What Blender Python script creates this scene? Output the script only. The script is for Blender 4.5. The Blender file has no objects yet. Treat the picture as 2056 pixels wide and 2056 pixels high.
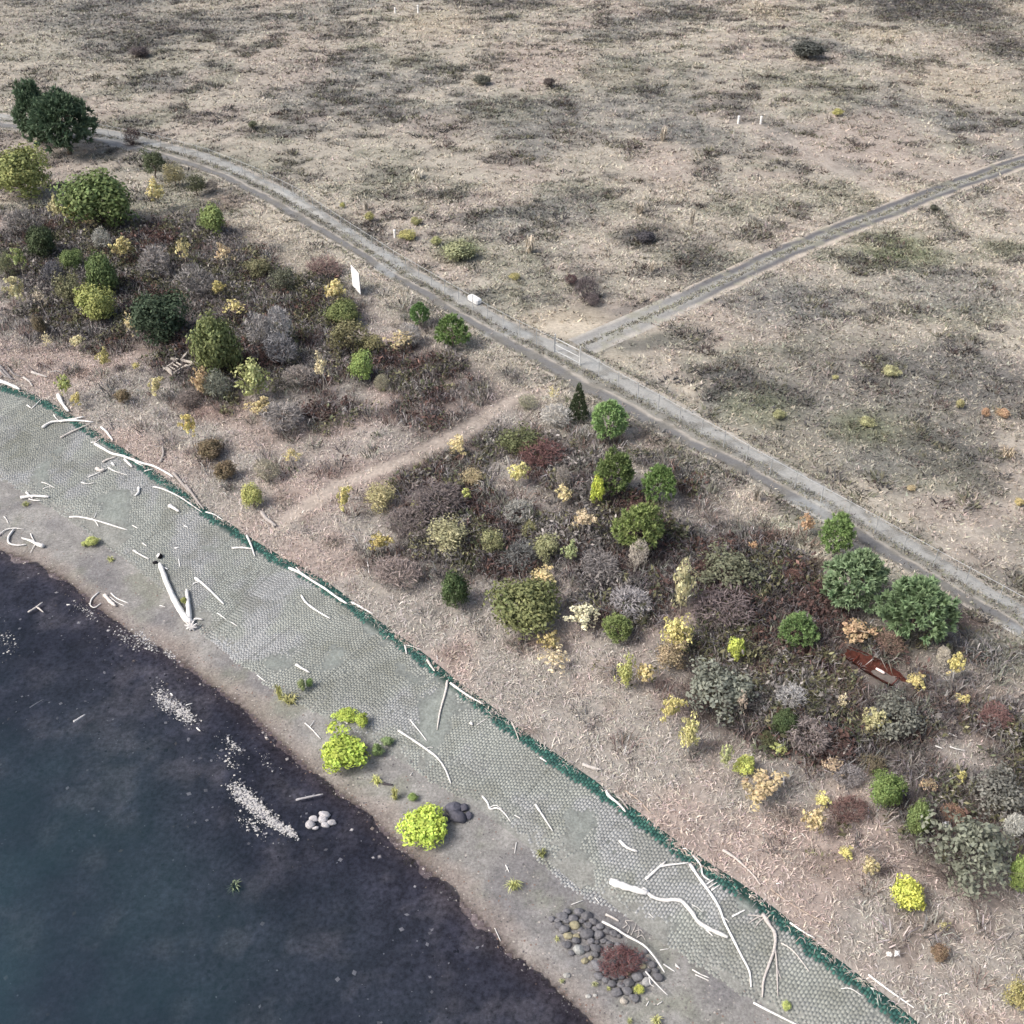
import bpy, math, random
import numpy as np

# ------------------------------------------------------------------ camera, world, sun, exposure
scene = bpy.context.scene
col = scene.collection
R = math.radians
CAM_H, DEP, FPX, PIX = 65.0, R(38.0), 2100.0, 2056.0
cam_d = bpy.data.cameras.new('camera')
cam = bpy.data.objects.new('camera', cam_d)
col.objects.link(cam)
cam.location = (0, 0, CAM_H)
cam.rotation_euler = (R(90) - DEP, 0, 0)
cam_d.sensor_width = 36.0
cam_d.lens = 36.0 * FPX / PIX
cam_d.clip_start, cam_d.clip_end = 0.5, 8000
scene.camera = cam

SUN_EL, SUN_AZ = R(48), R(-110)          # azimuth from +Y, clockwise; light comes from the left, a little behind the viewer
world = bpy.data.worlds.new('World')
scene.world = world
world.use_nodes = True
wn = world.node_tree
bg = wn.nodes['Background']
sky = wn.nodes.new('ShaderNodeTexSky')
sky.sky_type = 'NISHITA'
sky.sun_disc = False
sky.sun_elevation = SUN_EL
sky.sun_rotation = SUN_AZ
sky.dust_density = 6.0
sky.ozone_density = 0.6
wn.links.new(sky.outputs['Color'], bg.inputs['Color'])
bg.inputs['Strength'].default_value = 0.105

sun_d = bpy.data.lights.new('sun', 'SUN')
sun_d.energy = 1.6
sun_d.angle = R(16)
sun_d.color = (1.0, 0.985, 0.965)
sun = bpy.data.objects.new('sun', sun_d)
col.objects.link(sun)
sun.rotation_euler = (R(90) - SUN_EL, 0, -SUN_AZ + R(180))
scene.view_settings.view_transform = 'Standard'
scene.view_settings.look = 'None'
scene.view_settings.exposure = 0.62
scene.view_settings.gamma = 1.0
scene.cycles.max_bounces = 3
scene.cycles.diffuse_bounces = 2
scene.cycles.glossy_bounces = 2
scene.cycles.transmission_bounces = 3
scene.cycles.transparent_max_bounces = 6

rng = np.random.default_rng(7)
random.seed(7)

# ------------------------------------------------------------------ helpers: colour, noise
def S(r, g, b):
    c = np.array([r, g, b], float) / 255.0
    return np.where(c <= 0.04045, c / 12.92, ((c + 0.055) / 1.055) ** 2.4)

def _hash(ix, iy, seed):
    h = (ix.astype(np.int64) * 374761393 + iy.astype(np.int64) * 668265263 + seed * 974634777) & 0xFFFFFFFF
    h = ((h ^ (h >> 13)) * 1274126177) & 0xFFFFFFFF
    return ((h ^ (h >> 16)) & 0xFFFF) / 65535.0

def vnoise(x, y, seed=0):
    ix, iy = np.floor(x), np.floor(y)
    fx, fy = x - ix, y - iy
    fx, fy = fx * fx * (3 - 2 * fx), fy * fy * (3 - 2 * fy)
    a, b = _hash(ix, iy, seed), _hash(ix + 1, iy, seed)
    c, d = _hash(ix, iy + 1, seed), _hash(ix + 1, iy + 1, seed)
    return (a + (b - a) * fx) * (1 - fy) + (c + (d - c) * fx) * fy

def fbm(x, y, size, seed=0, octv=4):
    s, amp, tot = 0.0, 1.0, 0.0
    for k in range(octv):
        q = 2.0 ** k / size
        s = s + amp * vnoise(x * q + 17.3 * k, y * q - 9.1 * k, seed + k)
        tot += amp
        amp *= 0.55
    return s / tot

def sstep(a, b, x):
    t = np.clip((x - a) / (b - a), 0, 1)
    return t * t * (3 - 2 * t)

def mixc(c, target, w):
    w = np.asarray(w)[..., None]
    return c * (1 - w) + np.asarray(target) * w

# ------------------------------------------------------------------ survey of the photograph: sight line -> place on the ground
TILE = {'A': (0, 0), 'B': (680, 0), 'C': (1356, 0), 'D': (0, 680), 'E': (680, 680), 'F': (1356, 680),
        'G': (0, 1356), 'H': (680, 1356), 'I': (1356, 1356)}
ZM = 2.76

def T(t, x, y):
    o = TILE[t]
    return (o[0] + x / ZM, o[1] + y / ZM)

cd, sd = math.cos(DEP), math.sin(DEP)

def rays(px, py):
    u = (np.asarray(px, float) - 1028) / FPX
    v = (np.asarray(py, float) - 1028) / FPX
    return u, cd - v * sd, -sd - v * cd            # x, y, z per unit of depth

def plane_at(px, py, z):
    x, y, dz = rays(px, py)
    t = (z - CAM_H) / dz
    return np.stack([x * t, y * t], -1)

def project(x, y, z):
    dz = z - CAM_H
    depth = y * cd - dz * sd
    up = y * sd + dz * cd
    return 1028 + FPX * x / depth, 1028 - FPX * up / depth, depth

F19 = 2056.0 / 1932.0
def poly(pts, z):
    p = np.array(pts, float) * F19
    return plane_at(p[:, 0], p[:, 1], z)

Z_W, Z_M1, Z_M2, Z_G, Z_R = -5.0, -4.45, -3.0, -2.75, 0.0
def extend(p):
    a = np.array([-0.80, 0.60]) * 3000
    b = np.array([0.80, -0.60]) * 3000
    return np.vstack([p[0] + a, p, p[-1] + b])

def smooth(p, n=3):
    for _ in range(n):
        q = [p[0]]
        for a, b in zip(p[:-1], p[1:]):
            q += [a * .75 + b * .25, a * .25 + b * .75]
        q.append(p[-1])
        p = np.array(q)
    return p

L_W = poly([(-260, 985), (-120, 1012), (0, 1040), (60, 1060), (130, 1098), (200, 1160), (255, 1203), (330, 1238), (380, 1280), (440, 1322),
            (500, 1372), (560, 1432), (620, 1482), (690, 1532), (760, 1602), (820, 1652), (880, 1712), (930, 1765),
            (990, 1822), (1060, 1872), (1110, 1932), (1190, 2010), (1290, 2100)], Z_W)
L_M1 = poly([(-260, 830), (-120, 862), (0, 902), (60, 938), (150, 990), (240, 1052), (300, 1112), (400, 1192), (480, 1268), (560, 1325),
             (650, 1372), (750, 1425), (830, 1480), (930, 1535), (1000, 1600), (1080, 1662), (1180, 1722), (1280, 1792),
             (1400, 1872), (1480, 1932), (1580, 2010), (1700, 2100)], Z_M1)
L_M2 = poly([(-260, 660), (-120, 700), (0, 737), (60, 754), (120, 790), (180, 830), (250, 875), (330, 935), (400, 985), (450, 1020),
             (500, 1053), (560, 1083), (620, 1122), (680, 1170), (740, 1212), (790, 1250), (850, 1300), (900, 1337),
             (960, 1387), (1040, 1442), (1110, 1492), (1180, 1542), (1250, 1597), (1320, 1645), (1400, 1697), (1470, 1752),
             (1540, 1812), (1600, 1857), (1660, 1905), (1720, 1955), (1820, 2035)], Z_M2)
L_R = poly([(-300, 420), (-100, 400), (100, 390), (300, 395), (470, 420), (600, 480), (780, 590), (950, 690), (1100, 790), (1250, 880),
            (1400, 950), (1600, 1080), (1800, 1200), (1932, 1280), (2150, 1400)], Z_R)
L_W, L_M1, L_M2, L_R = [smooth(q, 1) for q in (L_W, L_M1, L_M2, L_R)]
X_W, X_M1, X_M2, X_R = [extend(q) for q in (L_W, L_M1, L_M2, L_R)]

def sdist(P, line):
    """signed distance to a polyline, positive on the landward side; also arc length of the foot point"""
    best = np.full(len(P), 1e18)
    sg = np.ones(len(P))
    arc = np.zeros(len(P))
    s0 = 0.0
    for a, b in zip(line[:-1], line[1:]):
        e = b - a
        L = math.hypot(*e)
        w = P - a
        t = np.clip((w @ e) / (L * L), 0, 1)
        d2 = (w[:, 0] - t * e[0]) ** 2 + (w[:, 1] - t * e[1]) ** 2
        m = d2 < best
        best = np.where(m, d2, best)
        sg = np.where(m, np.sign(e[0] * w[:, 1] - e[1] * w[:, 0]), sg)
        arc = np.where(m, s0 + t * L, arc)
        s0 += L
    return np.sqrt(best) * sg, arc

def shore(P):
    dw, _ = sdist(P, X_W)
    d1, _ = sdist(P, X_M1)
    d2, s2 = sdist(P, X_M2)
    dr, _ = sdist(P, X_R)
    return dw, d1, d2, dr, s2

GREEN_W = .95
def terrain_from(P, dw, d1, d2, dr):
    x, y = P[:, 0], P[:, 1]
    jag = (fbm(x, y, 2.2, 31, 3) - .5) * 0.22
    z = np.where(dw < 0, Z_W + np.maximum(dw * 0.042, -5.0) + jag * .5, 0)
    t = np.clip(dw / np.maximum(dw - d1, 1e-6), 0, 1)
    z = np.where((dw >= 0) & (d1 < 0), Z_W + (Z_M1 - Z_W) * t + jag * .55 * (1 - t), z)
    t = np.clip(d1 / np.maximum(d1 - d2, 1e-6), 0, 1)
    z = np.where((d1 >= 0) & (d2 < 0), Z_M1 + (Z_M2 - Z_M1) * t, z)
    bank = (d2 >= 0) & (dr < 0)
    t = np.clip((d2 - GREEN_W) / np.maximum(d2 - dr - GREEN_W, 1e-6), 0, 1)
    zb = np.where(d2 < GREEN_W, Z_M2 + (Z_G - Z_M2) * d2 / GREEN_W, Z_G + (Z_R - Z_G) * np.sin(t * math.pi / 2))
    lump = (fbm(x, y, 9.0, 5, 3) - .5) * 1.0 + (fbm(x, y, 2.0, 6, 2) - .5) * 0.25
    zb = zb + lump * np.clip((d2 - GREEN_W) / 3.0, 0, 1) * np.clip(-dr / 4.0, 0, 1)
    z = np.where(bank, zb, z)
    roll = (fbm(x, y, 30.0, 8, 3) - .5) * 0.9
    z = np.where(dr >= 0, roll * np.clip(dr / 12, 0, 1), z)
    return z

def terrain(P):
    P = np.asarray(P, float).reshape(-1, 2)
    dw, d1, d2, dr, _ = shore(P)
    return terrain_from(P, dw, d1, d2, dr)

def at_many(pts, dz=0.0):
    """where the sight lines through these points of the photograph meet the ground (raised by dz)"""
    p = np.array(pts, float).reshape(-1, 2)
    dz = np.broadcast_to(np.asarray(dz, float), (len(p),))
    x, y, d = rays(p[:, 0], p[:, 1])
    z = np.full(len(p), -1.5)
    for _ in range(14):
        t = (z + dz - CAM_H) / d
        q = np.stack([x * t, y * t], -1)
        z = 0.35 * z + 0.65 * terrain(q)
    t = (z + dz - CAM_H) / d
    q = np.stack([x * t, y * t], -1)
    zz = terrain(q)
    return np.column_stack([q, zz + dz]), FPX / t     # place, photo pixels per metre there

def at(px, py, dz=0.0):
    q, s = at_many([(px, py)], dz)
    return q[0], s[0]

# ------------------------------------------------------------------ helpers: meshes and objects
def mesh(name, V, Fq=None, Ft=None, colr=None, smooth_=False, extra=None):
    """mesh from arrays: V (n,3), quads Fq (m,4), triangles Ft (k,3), colr (n,3) point colours"""
    me = bpy.data.meshes.new(name)
    V = np.ascontiguousarray(V, np.float32)
    nq = 0 if Fq is None else len(Fq)
    nt = 0 if Ft is None else len(Ft)
    loops = []
    if nq: loops.append(np.asarray(Fq, np.int32).ravel())
    if nt: loops.append(np.asarray(Ft, np.int32).ravel())
    loops = np.concatenate(loops)
    me.vertices.add(len(V))
    me.vertices.foreach_set('co', V.ravel())
    me.loops.add(len(loops))
    me.loops.foreach_set('vertex_index', loops)
    me.polygons.add(nq + nt)
    tot = np.concatenate([np.full(nq, 4, np.int32), np.full(nt, 3, np.int32)])
    st = np.concatenate([[0], np.cumsum(tot)[:-1]]).astype(np.int32)
    me.polygons.foreach_set('loop_start', st)
    me.polygons.foreach_set('loop_total', tot)
    if smooth_:
        me.polygons.foreach_set('use_smooth', np.ones(nq + nt, bool))
    if colr is not None:
        a = me.attributes.new('col', 'FLOAT_COLOR', 'POINT')
        c4 = np.ones((len(V), 4), np.float32)
        c4[:, :3] = colr
        a.data.foreach_set('color', c4.ravel())
    for k, vals in (extra or {}).items():
        a = me.attributes.new(k, 'FLOAT', 'POINT')
        a.data.foreach_set('value', np.asarray(vals, np.float32))
    me.update()
    me.validate()
    return me

def put(name, me, mat=None, loc=(0, 0, 0), rot=(0, 0, 0), scale=(1, 1, 1), parent=None, color=None):
    o = bpy.data.objects.new(name, me)
    col.objects.link(o)
    if me is not None and mat is not None and not me.materials:
        me.materials.append(mat)
    o.location, o.rotation_euler, o.scale = loc, rot, scale
    if parent is not None: o.parent = parent
    if color is not None: o.color = (*[float(c) for c in color], 1.0)
    return o

def tag(o, label=None, cat=None, group=None, kind=None):
    if label: o['label'] = label
    if cat: o['category'] = cat
    if group: o['group'] = group
    if kind: o['kind'] = kind
    return o

def empty(name, loc, rz=0.0):
    o = bpy.data.objects.new(name, None)
    col.objects.link(o)
    o.empty_display_size = 0.3
    o.location = [float(c) for c in loc]
    o.rotation_euler = (0, 0, rz)
    return o

# ------------------------------------------------------------------ materials
def new_mat(name):
    m = bpy.data.materials.new(name)
    m.use_nodes = True
    nt = m.node_tree
    b = nt.nodes['Principled BSDF']
    b.inputs['Roughness'].default_value = 0.9
    b.inputs['Specular IOR Level'].default_value = 0.2
    return m, nt, b

def nnode(nt, typ, **kw):
    n = nt.nodes.new(typ)
    for k, v in kw.items():
        setattr(n, k, v)
    return n

def noise_node(nt, scale, detail=4.0, rough=0.6, coord='Object'):
    tc = nnode(nt, 'ShaderNodeTexCoord')
    n = nnode(nt, 'ShaderNodeTexNoise')
    n.inputs['Scale'].default_value = scale
    n.inputs['Detail'].default_value = detail
    n.inputs['Roughness'].default_value = rough
    nt.links.new(tc.outputs[coord], n.inputs['Vector'])
    return n

def mul_range(nt, fac, lo, hi, a=0.3, b=0.7):
    r = nnode(nt, 'ShaderNodeMapRange')
    r.inputs['From Min'].default_value = a
    r.inputs['From Max'].default_value = b
    r.inputs['To Min'].default_value = lo
    r.inputs['To Max'].default_value = hi
    nt.links.new(fac, r.inputs['Value'])
    return r.outputs['Result']

def times(nt, colour, value):
    v = nnode(nt, 'ShaderNodeVectorMath', operation='SCALE')
    nt.links.new(colour, v.inputs[0])
    nt.links.new(value, v.inputs['Scale'])
    return v.outputs[0]

def ground_material(name, fine, lo, hi, bump, attr='col', coarse=None):
    m, nt, b = new_mat(name)
    at_ = nnode(nt, 'ShaderNodeAttribute', attribute_name=attr)
    n = noise_node(nt, fine, 6, 0.7)
    c = times(nt, at_.outputs['Color'], mul_range(nt, n.outputs['Fac'], lo, hi))
    if coarse:
        n2 = noise_node(nt, coarse[0], 3, 0.6)
        c = times(nt, c, mul_range(nt, n2.outputs['Fac'], coarse[1], coarse[2]))
    nt.links.new(c, b.inputs['Base Color'])
    if bump:
        bp = nnode(nt, 'ShaderNodeBump')
        bp.inputs['Strength'].default_value = 0.8
        bp.inputs['Distance'].default_value = bump
        nt.links.new(n.outputs['Fac'], bp.inputs['Height'])
        nt.links.new(bp.outputs['Normal'], b.inputs['Normal'])
    return m

def object_material(name, fine=None, lo=.75, hi=1.25, rough=.9, bump=0.0, attr_lo=None, trans=0.0, stretch=None):
    """own colour of the object, times a per-leaf or per-twig variation, times a fine noise"""
    m, nt, b = new_mat(name)
    oi = nnode(nt, 'ShaderNodeObjectInfo')
    c = oi.outputs['Color']
    if attr_lo is not None:
        a = nnode(nt, 'ShaderNodeAttribute', attribute_name='v')
        c = times(nt, c, mul_range(nt, a.outputs['Fac'], attr_lo, 2 - attr_lo, 0, 1))
        h = nnode(nt, 'ShaderNodeAttribute', attribute_name='h')
        hs = nnode(nt, 'ShaderNodeHueSaturation')
        nt.links.new(mul_range(nt, h.outputs['Fac'], .484, .516, 0, 1), hs.inputs['Hue'])
        nt.links.new(c, hs.inputs['Color'])
        c = hs.outputs['Color']
    if fine:
        n = noise_node(nt, fine, 5, .65)
        if stretch:
            mp = nnode(nt, 'ShaderNodeMapping')
            mp.inputs['Scale'].default_value = stretch
            src = n.inputs['Vector'].links[0].from_socket
            nt.links.new(src, mp.inputs['Vector'])
            nt.links.new(mp.outputs['Vector'], n.inputs['Vector'])
        c = times(nt, c, mul_range(nt, n.outputs['Fac'], lo, hi))
        if bump:
            bp = nnode(nt, 'ShaderNodeBump')
            bp.inputs['Distance'].default_value = bump
            nt.links.new(n.outputs['Fac'], bp.inputs['Height'])
            nt.links.new(bp.outputs['Normal'], b.inputs['Normal'])
    nt.links.new(c, b.inputs['Base Color'])
    b.inputs['Roughness'].default_value = rough
    if trans:
        out = nt.nodes['Material Output']
        tr = nnode(nt, 'ShaderNodeBsdfTranslucent')
        nt.links.new(c, tr.inputs['Color'])
        mx = nnode(nt, 'ShaderNodeMixShader')
        mx.inputs['Fac'].default_value = trans
        nt.links.new(b.outputs[0], mx.inputs[1])
        nt.links.new(tr.outputs[0], mx.inputs[2])
        nt.links.new(mx.outputs[0], out.inputs['Surface'])
    return m

def attr_material(name, rough=.95, trans=0.0):
    m, nt, b = new_mat(name)
    a = nnode(nt, 'ShaderNodeAttribute', attribute_name='col')
    nt.links.new(a.outputs['Color'], b.inputs['Base Color'])
    b.inputs['Roughness'].default_value = rough
    b.inputs['Specular IOR Level'].default_value = 0.1
    if trans:
        tr = nnode(nt, 'ShaderNodeBsdfTranslucent')
        nt.links.new(a.outputs['Color'], tr.inputs['Color'])
        mx = nnode(nt, 'ShaderNodeMixShader')
        mx.inputs['Fac'].default_value = trans
        nt.links.new(b.outputs[0], mx.inputs[1])
        nt.links.new(tr.outputs[0], mx.inputs[2])
        nt.links.new(mx.outputs[0], nt.nodes['Material Output'].inputs['Surface'])
    return m

M_GROUND = ground_material('dry ground', 2.6, .72, 1.28, .10, coarse=(.5, .85, 1.15))
M_BEACH = ground_material('beach gravel', 5.0, .62, 1.38, .07, coarse=(1.1, .84, 1.16))
M_BED = ground_material('river bed', 2.6, .35, 1.75, .08, coarse=(.4, .7, 1.35))
M_ROAD = ground_material('road gravel', 3.5, .82, 1.18, .04, coarse=(.6, .9, 1.1))
M_BLOCK = ground_material('concrete blocks', 6.0, .85, 1.15, .01)
M_LEAF = object_material('leaves', attr_lo=.5, trans=.12, rough=.75)
M_BARK = object_material('bark', fine=5, lo=.7, hi=1.3, attr_lo=.7)
M_WOOD = object_material('bleached wood', fine=7, lo=.74, hi=1.14, bump=.03, stretch=(1, 1, .5))
M_ROCK = object_material('boulder stone', fine=2.2, lo=.65, hi=1.3, bump=.08, rough=.85)
M_PAINT = object_material('weathered paint', fine=3.5, lo=.93, hi=1.04, rough=.6)
M_STEEL = object_material('galvanised steel', fine=8, lo=.85, hi=1.1, rough=.5)
M_RUST = object_material('rusted sheet', fine=4.0, lo=.45, hi=1.6, bump=.03)
M_GRASS = attr_material('grass blades')
M_STONE = attr_material('pebbles')
# ------------------------------------------------------------------ terrain grid: one sheet out to the horizon
def axis(lo, hi, step, far, grow=1.18):
    a = list(np.arange(lo, hi + 1e-6, step))
    s, v = step, hi
    while v < far:
        s *= grow
        v += s
        a.append(v)
    s, v, pre = step, lo, []
    while v > -far:
        s *= grow
        v -= s
        pre.append(v)
    return np.array(pre[::-1] + a)

gx = axis(-78, 82, 0.5, 4000)
gy = np.concatenate([axis(26, 150, 0.5, 4000)])
gy = np.concatenate([gy[gy <= 150], np.arange(151, 330, 1.0), 330 + np.cumsum(1.0 * 1.18 ** np.arange(1, 38))])
NX, NY = len(gx), len(gy)
GX, GY = np.meshgrid(gx, gy)
GP = np.column_stack([GX.ravel(), GY.ravel()])
g_dw, g_d1, g_d2, g_dr, g_s = shore(GP)
g_z = terrain_from(GP, g_dw, g_d1, g_d2, g_dr)

# from here on heights and shore distances are read off the survey grid
def look(fields, P):
    P = np.asarray(P, float).reshape(-1, 2)
    i = np.clip(np.searchsorted(gx, P[:, 0]) - 1, 0, NX - 2)
    j = np.clip(np.searchsorted(gy, P[:, 1]) - 1, 0, NY - 2)
    fx = np.clip((P[:, 0] - gx[i]) / (gx[i + 1] - gx[i]), 0, 1)
    fy = np.clip((P[:, 1] - gy[j]) / (gy[j + 1] - gy[j]), 0, 1)
    k = j * NX + i
    out = []
    for f in fields:
        a = f[k].T * (1 - fx) + f[k + 1].T * fx
        b = f[k + NX].T * (1 - fx) + f[k + NX + 1].T * fx
        out.append((a * (1 - fy) + b * fy).T)
    return out

def shore(P):
    return look((g_dw, g_d1, g_d2, g_dr, g_s), P)

def terrain(P):
    return look((g_z,), P)[0]

def terrain_from(P, *_):
    return look((g_z,), P)[0]

# ------------------------------------------------------------------ ground colours (what grows or lies there)
STRAW, PINK, OLIVE, GREY, DARK, GREEN = S(190, 183, 168), S(190, 176, 165), S(146, 145, 130), S(134, 133, 130), S(84, 84, 86), S(122, 129, 98)
TANS, BROWN, REDB, PURP, PALE = S(200, 187, 168), S(112, 94, 86), S(98, 64, 58), S(82, 74, 75), S(214, 202, 184)
BANKG = S(190, 174, 165)

BLOBS = [  # tile, x, y, half width, half height, colour, strength
    ('C', 1450, 50, 520, 110, DARK, .85), ('C', 1850, 260, 170, 110, DARK, .75), ('B', 950, 15, 330, 55, DARK, .7), ('C', 120, 80, 170, 60, DARK, .65),
    ('C', 740, 275, 130, 35, DARK, .9), ('A', 500, 100, 420, 130, GREY, .7), ('A', 800, 200, 260, 110, DARK, .55), ('A', 900, 460, 200, 60, GREY, .7),
    ('B', 60, 170, 200, 60, DARK, .55), ('B', 230, 600, 150, 45, DARK, .6), ('B', 100, 350, 180, 90, GREY, .6), ('B', 1100, 800, 200, 90, GREY, .7),
    ('B', 1690, 1310, 200, 90, DARK, .75), ('B', 1380, 1560, 170, 130, DARK, .6), ('B', 1250, 1160, 300, 120, GREY, .6), ('B', 1550, 400, 250, 120, OLIVE, .6),
    ('B', 1800, 720, 150, 60, GREY, .6), ('C', 100, 760, 200, 80, GREY, .7), ('C', 330, 590, 130, 90, DARK, .5), ('C', 1560, 680, 160, 80, GREY, .8),
    ('C', 1800, 870, 160, 70, GREY, .7), ('C', 1250, 480, 200, 70, GREY, .5), ('C', 620, 1680, 420, 180, GREY, .8), ('C', 150, 1450, 220, 170, DARK, .55),
    ('C', 480, 1110, 200, 60, OLIVE, .6), ('C', 930, 1090, 260, 90, OLIVE, .75), ('C', 1230, 1390, 300, 130, GREEN, .7), ('C', 1800, 1380, 200, 60, GREEN, .4),
    ('C', 1500, 1600, 500, 140, GREY, .6), ('F', 1550, 180, 620, 190, GREY, .7), ('F', 1750, 260, 350, 130, DARK, .45), ('F', 1550, 620, 330, 150, DARK, .55),
    ('F', 1150, 300, 950, 420, S(122, 120, 115), .7), ('F', 900, 640, 700, 200, S(126, 124, 112), .4), ('F', 250, 230, 260, 120, DARK, .5), ('F', 450, 380, 300, 130, GREEN, .5), ('F', 1050, 480, 280, 110, GREEN, .45), ('F', 1100, 700, 260, 100, GREY, .5),
    ('B', 680, 1390, 200, 90, GREEN, .7), ('B', 300, 1000, 300, 130, OLIVE, .5), ('B', 900, 600, 260, 100, OLIVE, .5), ('A', 1400, 900, 300, 90, OLIVE, .4),
    ('B', 1270, 1790, 330, 110, TANS, .95), ('B', 1250, 1830, 260, 70, PALE, .8), ('E', 1520, 120, 120, 60, PALE, .7), ('F', 60, 250, 160, 60, PALE, .6), ('C', 1050, 780, 480, 170, PINK, .9), ('C', 1550, 480, 400, 130, TANS, .6),
    ('B', 1150, 330, 320, 130, PINK, .8), ('B', 560, 700, 300, 120, PINK, .5), ('B', 1800, 900, 230, 170, PINK, .85), ('B', 550, 130, 280, 80, TANS, .7),
    ('C', 500, 60, 200, 60, TANS, .8), ('C', 1150, 190, 180, 50, TANS, .8), ('C', 1880, 60, 90, 100, TANS, .9), ('F', 1600, 960, 480, 130, PINK, .7),
    ('F', 1000, 830, 200, 80, PALE, .5), ('F', 1700, 1180, 300, 120, PINK, .5), ('C', 1250, 1080, 250, 50, PALE, .7), ('A', 200, 250, 260, 90, STRAW, .9),
    ('A', 300, 400, 330, 70, STRAW, .6), ('A', 1000, 330, 350, 60, STRAW, .5), ('A', 1550, 400, 330, 120, PINK, .45), ('F', 80, 320, 90, 90, PALE, .6),
    # the bank
    ('D', 960, 100, 110, 60, REDB, .8), ('E', 520, 160, 220, 90, REDB, .75), ('E', 420, 280, 180, 90, BROWN, .6), ('E', 1150, 690, 210, 140, REDB, .8),
    ('E', 1560, 960, 300, 120, REDB, .6), ('E', 1480, 560, 140, 60, REDB, .5), ('F', 330, 1330, 430, 370, PURP, .92), ('F', 560, 1500, 420, 260, PURP, .7), ('E', 1650, 1250, 420, 330, PURP, .75), ('E', 700, 1180, 560, 190, PURP, .65), ('E', 1350, 800, 330, 260, PURP, .5), ('D', 1350, 60, 620, 230, PURP, .6), ('A', 700, 1650, 750, 260, PURP, .6), ('A', 1650, 1800, 400, 260, PURP, .65), ('E', 250, 150, 260, 150, PURP, .6), ('I', 350, 150, 520, 170, PURP, .7), ('I', 1300, 200, 500, 200, PURP, .6), ('F', 640, 1740, 420, 140, REDB, .75),
    ('F', 200, 1700, 250, 160, PURP, .7), ('E', 560, 870, 330, 240, PURP, .7), ('E', 800, 1050, 450, 200, PURP, .6), ('E', 1550, 1430, 330, 260, PURP, .7),
    ('E', 1230, 1150, 300, 180, PURP, .6), ('E', 1050, 1690, 200, 60, REDB, .5), ('A', 1000, 1500, 700, 330, PURP, .6), ('A', 300, 1300, 380, 260, PURP, .6),
    ('D', 1500, 100, 420, 180, PURP, .6), ('D', 1150, 380, 260, 80, REDB, .4), ('I', 900, 350, 500, 170, PURP, .6), ('I', 1500, 800, 400, 300, PURP, .7),
    ('I', 1750, 200, 200, 180, BROWN, .6), ('A', 1250, 1130, 150, 60, REDB, .4), ('F', 1600, 1560, 200, 70, REDB, .5), ('I', 500, 230, 350, 120, PURP, .5),
    ('F', 150, 900, 200, 120, PURP, .4), ('E', 1750, 560, 160, 70, BROWN, .4), ('E', 200, 1230, 250, 60, BROWN, .5), ('I', 850, 1050, 170, 90, BROWN, .4),
    ('A', 1500, 1230, 240, 150, PALE, .5), ('A', 1700, 1420, 260, 120, PALE, .4), ('E', 250, 560, 330, 110, S(188, 180, 172), .6), ('D', 1650, 650, 250, 120, S(184, 176, 168), .5),
]
_bq, _bs = at_many([T(b[0], b[1], b[2]) for b in BLOBS])
_bcol = [np.asarray(b[5]) for b in BLOBS]
_brx = [b[3] / ZM / s for b, s in zip(BLOBS, _bs)]
_bry = []
for b, s, q in zip(BLOBS, _bs, _bq):
    dist = math.sqrt(q[0] ** 2 + q[1] ** 2 + CAM_H ** 2)
    _bry.append(b[4] / ZM / s / ((CAM_H - q[2]) / dist))

FOOTPATH = at_many([T('E', x, y) for x, y in [(1150, 280), (1050, 300), (900, 370), (800, 440), (690, 520), (560, 590), (430, 650), (280, 710), (130, 760), (0, 810)]] +
                   [T('D', x, y) for x, y in [(1830, 850), (1740, 900), (1650, 960), (1560, 1030)]])[0][:, :2]
TRACK = at_many([T('C', x, y) for x, y in [(430, 700), (560, 740), (650, 790), (800, 880), (960, 970), (1100, 1030), (1250, 1090)]])[0][:, :2]
UP_ROAD = poly([(-260, 190), (-100, 200), (0, 212), (170, 238), (300, 262), (420, 297), (500, 330), (590, 383), (680, 440), (760, 490), (860, 545), (960, 600), (1050, 640),
                (1150, 685), (1250, 738), (1350, 795), (1450, 850), (1560, 910), (1650, 965), (1750, 1030), (1850, 1088), (1932, 1138), (2100, 1235)], 0)
LO_ROAD = poly([(-260, 232), (-100, 236), (0, 244), (180, 270), (300, 300), (400, 330), (470, 368), (560, 420), (650, 472), (740, 530), (830, 585), (930, 645), (1030, 705),
                (1100, 748), (1180, 785), (1270, 835), (1370, 885), (1450, 930), (1560, 990), (1640, 1040), (1740, 1098), (1840, 1157), (1932, 1208), (2100, 1310)], 0)
SIDE_C = poly([(1095, 655), (1150, 632), (1200, 610), (1300, 562), (1400, 516), (1500, 471), (1600, 428), (1700, 391), (1800, 352), (1932, 306), (2150, 235)], 0)

def resample(p, n):
    d = np.concatenate([[0], np.cumsum(np.hypot(*(p[1:] - p[:-1]).T))])
    t = np.linspace(0, d[-1], n)
    return np.column_stack([np.interp(t, d, p[:, 0]), np.interp(t, d, p[:, 1])])

UP_ROAD, LO_ROAD, SIDE_C = resample(smooth(UP_ROAD), 420), resample(smooth(LO_ROAD), 420), resample(smooth(SIDE_C), 300)
MAIN_C = (UP_ROAD + LO_ROAD) / 2
MAIN_HW = np.hypot(*(UP_ROAD - LO_ROAD).T) / 2

def near_road(P):
    """<1 inside the main road, and distance to the side road"""
    cen = MAIN_C[::12]
    d, s = sdist(P, cen)
    arcs = np.concatenate([[0], np.cumsum(np.hypot(*(cen[1:] - cen[:-1]).T))])
    hw = np.interp(s, arcs, MAIN_HW[::12]) * .62
    d2, _ = sdist(P, SIDE_C[::20])
    return np.abs(d) / hw, np.abs(d2)

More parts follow.
